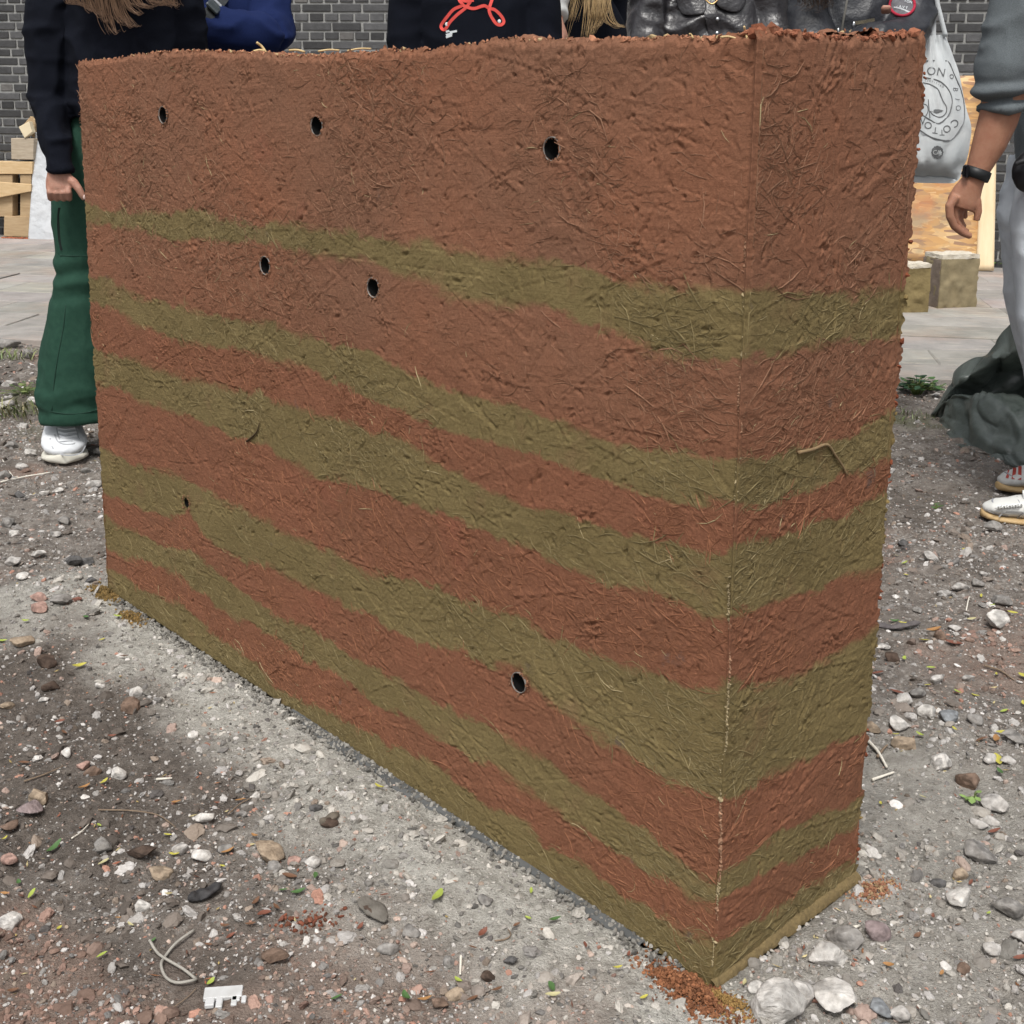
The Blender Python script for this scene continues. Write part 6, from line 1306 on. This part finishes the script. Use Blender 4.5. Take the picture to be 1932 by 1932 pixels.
for chv, x, y, sz, rt in (('O', 160, 222, 84, 4), ('N', 230, 230, 84, -12), ('B', 334, 356, 52, -96), ('I', 346, 425, 48, -100), ('O', 354, 488, 52, -104), ('C', 330, 596, 78, -140), ('O', 272, 638, 74, -165), ('T', 236, 664, 60, -178), ('T', 188, 648, 66, 172), ('O', 137, 612, 72, 165), ('N', 88, 575, 70, 158)):
    glyph(chv, x, y, sz, rt, m_ink, bagf, bp_)
for i, chv in enumerate('CERTIFIED'): glyph(chv, 120+i*15.5, 290+i*i*.55+i*1.2, 19, -6-i*3.2, m_ink, bagf, bp_)
m_lt = pm('pale_ink', (.55, .57, .57), None, 30, .9)
for chv, x in (('C', 186), ('A', 214)): glyph(chv, x, 806, 46, 0, m_lt, bd, lambda a, c: on_surf(bvb, 2270+a/2.874, 100+c/2.874, .0024, YB-.05))
# lettering on the sleeve patch
bvp = bvh_of(sh6)
def pq(x, y): return on_surf(bvp, 1960+x/2.73, y/2.73, .0095, Y6-.17)
for i, chv in enumerate('HEAVY'): glyph(chv, 742+i*22, 36+i*4, 26, -8, m_wp, pt, pq)
for i, chv in enumerate('ION'): glyph(chv, 820+i*19, 4+i*5, 24, -14, m_wp, pt, pq)
v, f = ribbon([pq(*q) for q in ((740, 48), (790, 58), (850, 82))], .004); child('patch_line', MB().add(v, f).build('patch_line'), m_wp, pt)

# ---- crumpled tarpaulin
m_tarp = pm('grey_green_tarpaulin', (.050, .064, .057), (.135, .155, .140), 9, .34, .009, 13, spec=.6, detail=9)  # paler noise colour paints greenish highlights into the sheet
def Tq(u, v, Y): return P(u, v, Y)
grid_c = [[P(1757, 776, 4.22), P(1800, 704, 4.18), P(1862, 652, 4.10), P(1921, 590, 4.02), P(2010, 560, 3.95), P(2090, 570, 3.9)],
          [P(1768, 786, 4.17), P(1812, 726, 4.10), P(1872, 690, 4.02), P(1932, 668, 3.95), P(2010, 650, 3.88), P(2090, 650, 3.84)],
          [P(1776, 792, 4.20), P(1822, 744, 4.24), P(1880, 714, 4.26), P(1940, 700, 4.24), P(2015, 690, 4.2), P(2090, 690, 4.1)],
          [P(1782, 790, 4.22), P(1828, 764, 4.24), P(1885, 752, 4.20), P(1945, 750, 4.12), P(2015, 745, 4.0), P(2090, 740, 3.95)],
          [P(1784, 762, 4.12), P(1824, 736, 4.04), P(1880, 746, 3.92), P(1940, 772, 3.82), P(2015, 790, 3.72), P(2090, 800, 3.66)],
          [P(1774, 786, 4.12), P(1815, 786, 3.98), P(1872, 806, 3.82), P(1935, 830, 3.70), P(2015, 850, 3.58), P(2090, 860, 3.5)],
          [P(1768, 796, 4.16), P(1806, 820, 3.96), P(1862, 850, 3.78), P(1925, 872, 3.62), P(2010, 890, 3.5), P(2090, 900, 3.42)],
          [G(1754, 790), G(1788, 828), G(1846, 866), G(1906, 886), G(1990, 912), G(2080, 935)]]
gc = np.array(grid_c); gc = np.array([crom(r, 2) for r in gc]); gc = np.transpose(np.array([crom(gc[:, j], 2) for j in range(gc.shape[1])]), (1, 0, 2))
rgt = np.random.default_rng(613); jit = rgt.normal(0, .009, gc.shape); jit[-1, :, 2] = 0; jit[-1] *= .4; gc = gc+jit      # crumpled: knots pushed about, straight creases between them
gc = np.array([crom(r, 6) for r in gc]); gc = np.transpose(np.array([crom(gc[:, j], 6) for j in range(gc.shape[1])]), (1, 0, 2))
nr, ncg = gc.shape[:2]; II, JJ = np.meshgrid(np.linspace(0, 8, nr), np.linspace(0, 6, ncg), indexing='ij')
cn = np.cross(np.gradient(gc, axis=1).reshape(-1, 3), np.gradient(gc, axis=0).reshape(-1, 3)); cn /= np.linalg.norm(cn, axis=1)[:, None]+1e-9
wk_ = .35*noise2(II*.8, JJ*.8, 617); rdg = lambda x_, y_, s_: (1-np.abs(noise2(x_, y_, s_))*2)**3
gv = gc.reshape(-1, 3)+cn*(.011*rdg(.9*II+1.2*JJ+wk_, .35*II-.2*JJ, 618)+.008*rdg(.5*II-1.0*JJ+wk_, .5*JJ, 619)+.004*rdg(2.2*II+wk_, 1.7*JJ-II, 620)).ravel()[:, None]; gv[:, 2] = np.maximum(gv[:, 2], .004)
tp = thing('tarpaulin', 'crumpled dark grey green tarpaulin heaped on the ground beside the pale jeans', 'tarpaulin', G(1850, 870))
o = child('sheet', mesh('sheet', gv, grid_faces(nr, ncg)), m_tarp, tp); sm = o.modifiers.new('s', 'SOLIDIFY'); sm.thickness = .002

# ---- fallen leaves, each its own
LC = {'yellow': (.46, .42, .08), 'yellow green': (.33, .40, .08), 'green': (.075, .15, .05), 'orange': (.36, .19, .075), 'brown': (.16, .085, .05), 'red brown': (.19, .075, .05), 'pale yellow': (.48, .44, .24)}
m_leaf = {k_: pm('leaf_'+k_.replace(' ', '_'), c, tuple(x*.8 for x in c), 60, .5, .0004, 200) for k_, c in LC.items()}
LEAVES = [l.split(',') for l in """1091,2269,62,yellow green,62;947,1980,30,yellow,-20;1326,2242,26,yellow green,70;1319,2313,22,yellow green,-30;1385,2317,36,green,15;1377,2491,44,green,-50;1379,2520,44,pale yellow,10;1145,2449,30,yellow green,-30;1015,2509,52,green,-65;841,2501,34,green,10;787,2205,36,green,-75;708,2236,26,green,0;723,2193,42,brown,0;745,2240,40,green,10
254,2376,32,yellow green,25;80,2239,36,yellow green,60;45,2203,28,green,-60;147,2306,22,yellow,70;383,2343,18,green,60;525,2443,30,yellow green,50;248,2058,26,yellow green,-40;419,2086,24,yellow,-15;435,2130,32,yellow,-10;556,2177,22,yellow,-20;569,2128,38,orange,20;637,2097,28,orange,-20;298,2280,26,orange,0;326,2306,26,pale yellow,-30;561,2309,26,brown,0;31,2459,32,brown,10;13,2244,26,orange,0;10,2092,22,yellow,60;259,2159,36,pale yellow,40;135,2110,52,green,40;199,1680,36,yellow,15;294,1552,24,yellow green,-10;215,1548,24,green,-20;255,1602,18,yellow,40;64,1556,20,yellow green,0;8,1602,22,yellow green,0
2408,1376,20,yellow,10;2261,1453,16,yellow,-40;2257,1430,22,yellow green,20;2449,1501,18,yellow,70;2232,1557,24,green,0;2257,1563,28,yellow,-10;2424,1560,26,pale yellow,0;2306,1617,28,yellow,-5;2257,1666,22,yellow green,60;2323,1681,24,yellow green,5;2315,1724,18,yellow,10;2391,1739,32,yellow green,-70;2434,1753,22,yellow,-20;2487,1697,18,yellow,50;2551,1708,30,yellow,-60;2296,1845,28,yellow green,-40;2381,1847,20,yellow,-50;2482,1873,40,orange,55;2489,1917,46,yellow,75;2495,1948,32,green,80;2199,2014,16,yellow,70;2302,2012,26,pale yellow,-40;2476,1524,20,yellow green,20;2526,1553,26,yellow,-10;2553,1776,24,yellow,60;2505,1793,26,yellow green,10;2236,1834,22,yellow,0;2197,1499,18,yellow green,60
2217,2431,30,orange,-10;2466,2297,18,yellow green,30;2288,2349,28,brown,20;2422,2223,26,red brown,30;2545,2406,40,red brown,0;2482,2078,40,red brown,10;2165,2417,20,red brown,-50;1858,2466,30,pale yellow,70;1541,2444,28,yellow,10;1607,2515,26,yellow,10;2505,1850,40,yellow,-15;2450,1860,36,brown,10;2240,1740,40,red brown,-20;2190,1700,34,red brown,10;2180,1560,36,orange,-10;2330,1590,40,orange,0;2380,1620,44,red brown,-20;640,2260,42,brown,60;660,2285,40,red brown,20;690,2270,36,brown,-30;700,2300,34,red brown,80;625,2300,30,brown,0;900,2330,30,red brown,40;960,2255,24,red brown,0;1290,2330,22,brown,20;1205,2360,40,red brown,50;1060,2500,40,orange,10;1180,2500,36,brown,15;1460,2380,26,red brown,90;575,2330,30,red brown,30;520,2350,22,brown,0;1570,2395,24,red brown,80;1180,2390,26,brown,-10;1240,2495,34,brown,20;2350,2440,22,orange,30;2390,2330,22,brown,10;2330,2300,20,red brown,60;2250,2290,18,brown,20;60,1905,28,brown,10;210,1965,34,orange,30;260,1955,30,yellow,50;440,1995,26,orange,0;600,1995,30,orange,0;150,1810,26,red brown,20;160,1830,24,brown,-20;280,1840,22,red brown,10;310,1650,26,brown,-10""".replace('\n', ';').split(';')]
def leaf_mesh(L_, seed):
    rg = np.random.default_rng(seed); wd = L_*rg.uniform(.17, .24); cv = rg.uniform(.02, .16)*L_; up_ = rg.uniform(.05, .3); v = []; f = []; n = 7
    for i in range(n):
        t_ = i/(n-1); w_ = wd*math.sin(math.pi*min(1, t_*.92+.04))**.8; x_ = (t_-.5)*L_; z_ = cv*(1-(2*t_-1)**2)*-1+cv+up_*L_*max(0, t_-.5)*.5; bnd = L_*.06*math.sin(t_*3+seed)
        v += [(x_, -w_+bnd, z_+w_*.45), (x_, bnd, z_), (x_, w_+bnd, z_+w_*.35)]
    for i in range(n-1): f += [(3*i, 3*i+3, 3*i+4, 3*i+1), (3*i+1, 3*i+4, 3*i+5, 3*i+2)]
    return mesh('leaf', np.array(v), f)
for i, (px, py, ln, cw, rt) in enumerate(LEAVES):
    g = GS(float(px), float(py)); L_ = float(ln)*K/ppm(g[1])*1.05; o = add('leaf', leaf_mesh(L_, 700+i), m_leaf[cw]); a = math.radians(float(rt))
    a = math.atan2(math.sin(a)/.55, math.cos(a)); o.location = (g[0], g[1], float(gz(g[0], g[1]))+.0055); o.rotation_euler = (random.uniform(-.25, .25), random.uniform(-.15, .15), a)
    sw = 'tiny' if L_ < .02 else ('long' if L_ > .036 else 'small'); wz = where_(g[0], g[1]); o['label'] = f'{sw} {cw} fallen leaf lying {wz}'; o['category'] = 'leaf'; o['group'] = 'fallen leaves '+wz
# ---- leaf and straw scraps too many to count
rg = np.random.default_rng(77); n = 1300; y = 1.02+3.2*rg.random(n)**1.5; x = rg.uniform(-1, 1, n)*(.3+.45*y); d, a, c = dist_rect(x, y); ok = (d > .01) & (rg.random(n) < .35+.65*(fbm2(x*3, y*3, 88, 3) > .05)); x, y = x[ok], y[ok]; mb = MB()
pal = [(.26, .09, .05), (.20, .085, .045), (.40, .30, .12), (.50, .42, .22), (.13, .06, .04), (.33, .15, .07)]
for xi, yi in zip(x, y):
    l_, w_ = rg.uniform(.004, .016), rg.uniform(.0015, .004); an = rg.uniform(0, 6.28); dv = np.array([math.cos(an), math.sin(an), 0]); sv = np.array([-dv[1], dv[0], 0]); z = float(gz(xi, yi))+.003; c_ = np.array([xi, yi, z]); up_ = np.array([0, 0, rg.uniform(-.001, .004)])
    mb.add([c_-dv*l_/2, c_+sv*w_/2+up_*.5, c_+dv*l_/2+up_, c_-sv*w_/2], [(0, 1, 2, 3)], np.array(pal[rg.integers(len(pal))])*rg.uniform(.7, 1.3))
add('leaf_scraps', mb.build('leaf_scraps', False), pm('dry_scrap', (1, 1, 1), (.8, .8, .8), 200, .7, attr='Col'), kind='stuff')
# ---- single finds on the ground
def gpts(pts, dz=.004):
    dz = dz+.0025
    return gpts_(pts, dz)
def gpts_(pts, dz=.004): return [np.array([*(g := GS(a, c))[:2], float(gz(g[0], g[1]))+dz]) for a, c in pts]
def lay(name, label, cat, pts, r, mat, dz=None, taper=None, n=8, sm=6):
    q = gpts(pts, dz if dz is not None else r*1.1); c_ = np.mean(q, 0); o = add(name, MB().add(*tube([p-c_ for p in q], r, n, sm, taper)).build(name), mat, None, label, cat); o.location = c_; return o
lay('cord', 'grey stiff cord curled in a loop on the soil', 'cord', [(373, 2345), (390, 2362), (409, 2379), (455, 2410), (484, 2428), (488, 2440), (470, 2449), (440, 2448), (414, 2430), (402, 2402), (412, 2372), (440, 2348), (484, 2319)], .0019, pm('grey_cord', (.27, .255, .225), (.36, .34, .30), 120, .75, .0006, 500), .004)
m_twig = pm('dry_twig', (.16, .115, .08), (.24, .18, .125), 80, .85); m_pale = pm('bare_twig', (.62, .58, .50), (.70, .66, .58), 60, .7)
for pts, r, lb in (([(245, 2020), (330, 2025), (390, 2022), (420, 2045), (438, 2070)], .0012, 'thin bent twig on the soil near the white pink stone'), ([(570, 2032), (600, 2005), (640, 1982)], .0012, 'short thin twig on the soil between grey stones'), ([(60, 1955), (110, 1940), (160, 1915)], .0014, 'dark straight twig lying on the dark soil'), ([(2, 1206), (60, 1190), (125, 1185)], .0028, 'pale bent twig on the soil beside the white sneaker'), ([(6, 1148), (30, 1180), (45, 1192)], .002, 'short pale twig crossing the bent one near the white sneaker'),
                   ([(2165, 1852), (2190, 1885), (2214, 1922)], .0034, 'white forked twig beside the short end of the earth wall'), ([(2190, 1898), (2206, 1880), (2215, 1874)], .0026, 'side branch of the white forked twig'), ([(2178, 1942), (2200, 1936), (2232, 1930)], .003, 'white flat splinter beside the white forked twig'), ([(1151, 2398), (1150, 2420), (1149, 2442)], .0020, 'pale straight straw lying on the sand'), ([(390, 1943), (430, 1945)], .0022, 'yellow straw on the soil below the sand'), ([(180, 2100), (200, 2080), (222, 2053)], .0014, 'thin straw leaning on the pink soil'),
                   ([(2412, 1530), (2418, 1508), (2424, 1500)], .0016, 'short grey twig between pale stones'), ([(2455, 1680), (2495, 1690), (2530, 1712)], .0020, 'dark twig among leaves on the gravel'), ([(1235, 2378), (1262, 2372), (1275, 2360), (1268, 2340)], .0012, 'hooked brown twig on the sand by the wall'), ([(2130, 2334), (2146, 2328)], .0026, 'white stub between grey stones near the corner'), ([(430, 2510), (470, 2480), (490, 2462)], .0008, 'hair thin twig below the curled cord')):
    lay('twig', lb, 'twig', pts, r, m_pale if ('white' in lb[:6] or 'pale' in lb or 'straw' in lb) else m_twig, taper=.6, n=6)
# white plastic comb-like piece
q0 = GS(512, 2473); q1 = GS(608, 2466); ux = (q1-q0); W_ = np.linalg.norm(ux); ux /= W_; uy = np.array([ux[1], -ux[0], 0]); mb = MB()
def slab(x0, x1_, y0, y1_, h=.006):
    v, f = bevel_box(x1_-x0, y1_-y0, h, .001); c_ = ux*((x0+x1_)/2)+uy*((y0+y1_)/2); mb.add(c_+v[:, :1]*ux+v[:, 1:2]*uy+v[:, 2:]*np.array([0, 0, 1]), f)
slab(0, W_, 0, .020); slab(.003, .014, .019, .032); slab(.016, .024, .019, .036); slab(.034, .041, .019, .034); slab(.046, .052, .019, .030); slab(W_-.012, W_-.002, .019, .027)
o = add('plastic_piece', mb.build('plastic_piece', False), pm('white_plastic', (.60, .61, .62), (.46, .46, .45), 40, .6), None, 'broken white plastic piece with prongs on the soil below the cord', 'plastic'); o.location = q0+np.array([0, 0, float(gz(q0[0], q0[1]))+.013])
# bark
m_bark = pm('black_bark', (.022, .022, .024), (.055, .052, .052), 70, .7, .0016, 150, (1, 1, 1))
def bark(label, pts, w_, mat):
    q = gpts(pts, .006); c_ = np.mean(q, 0); qq = crom([p-c_ for p in q], 6); n = len(qq); rings_ = [(p, w_*math.sin(math.pi*(i+.6)/(n+.2))**.6, .004+.002*math.sin(i)) for i, p in enumerate(qq)]
    me = remesh([loft(rings_, (.3, .9, 0), 14)], .0022, 1, 'bark'); me = displace(me, lambda c, n: .0016*fbm3(c, 90, 4, 3)); o = add('bark_strip', me, mat, None, label, 'bark'); o.location = c_
bark('black piece of bark on the soil above the curled cord', [(470, 2250), (500, 2236), (530, 2222), (552, 2208)], .013, m_bark)
bark('long grey bark strip sticking out behind the short end of the wall', [(2160, 1600), (2190, 1592), (2230, 1586), (2270, 1580), (2298, 1568)], .010, pm('grey_bark', (.085, .075, .075), (.14, .125, .125), 60, .8, .0016, 150))
bark('thin dark chip beside the pale sand', [(800, 2072), (825, 2060), (845, 2048)], .010, pm('brown_chip', (.10, .085, .065), (.15, .125, .10), 60, .85))
bark('brown flat clod half sunk in the sand', [(895, 2275), (930, 2290), (965, 2320)], .016, pm('clod_brown', (.11, .10, .085), (.17, .155, .135), 60, .95, .003, 120))
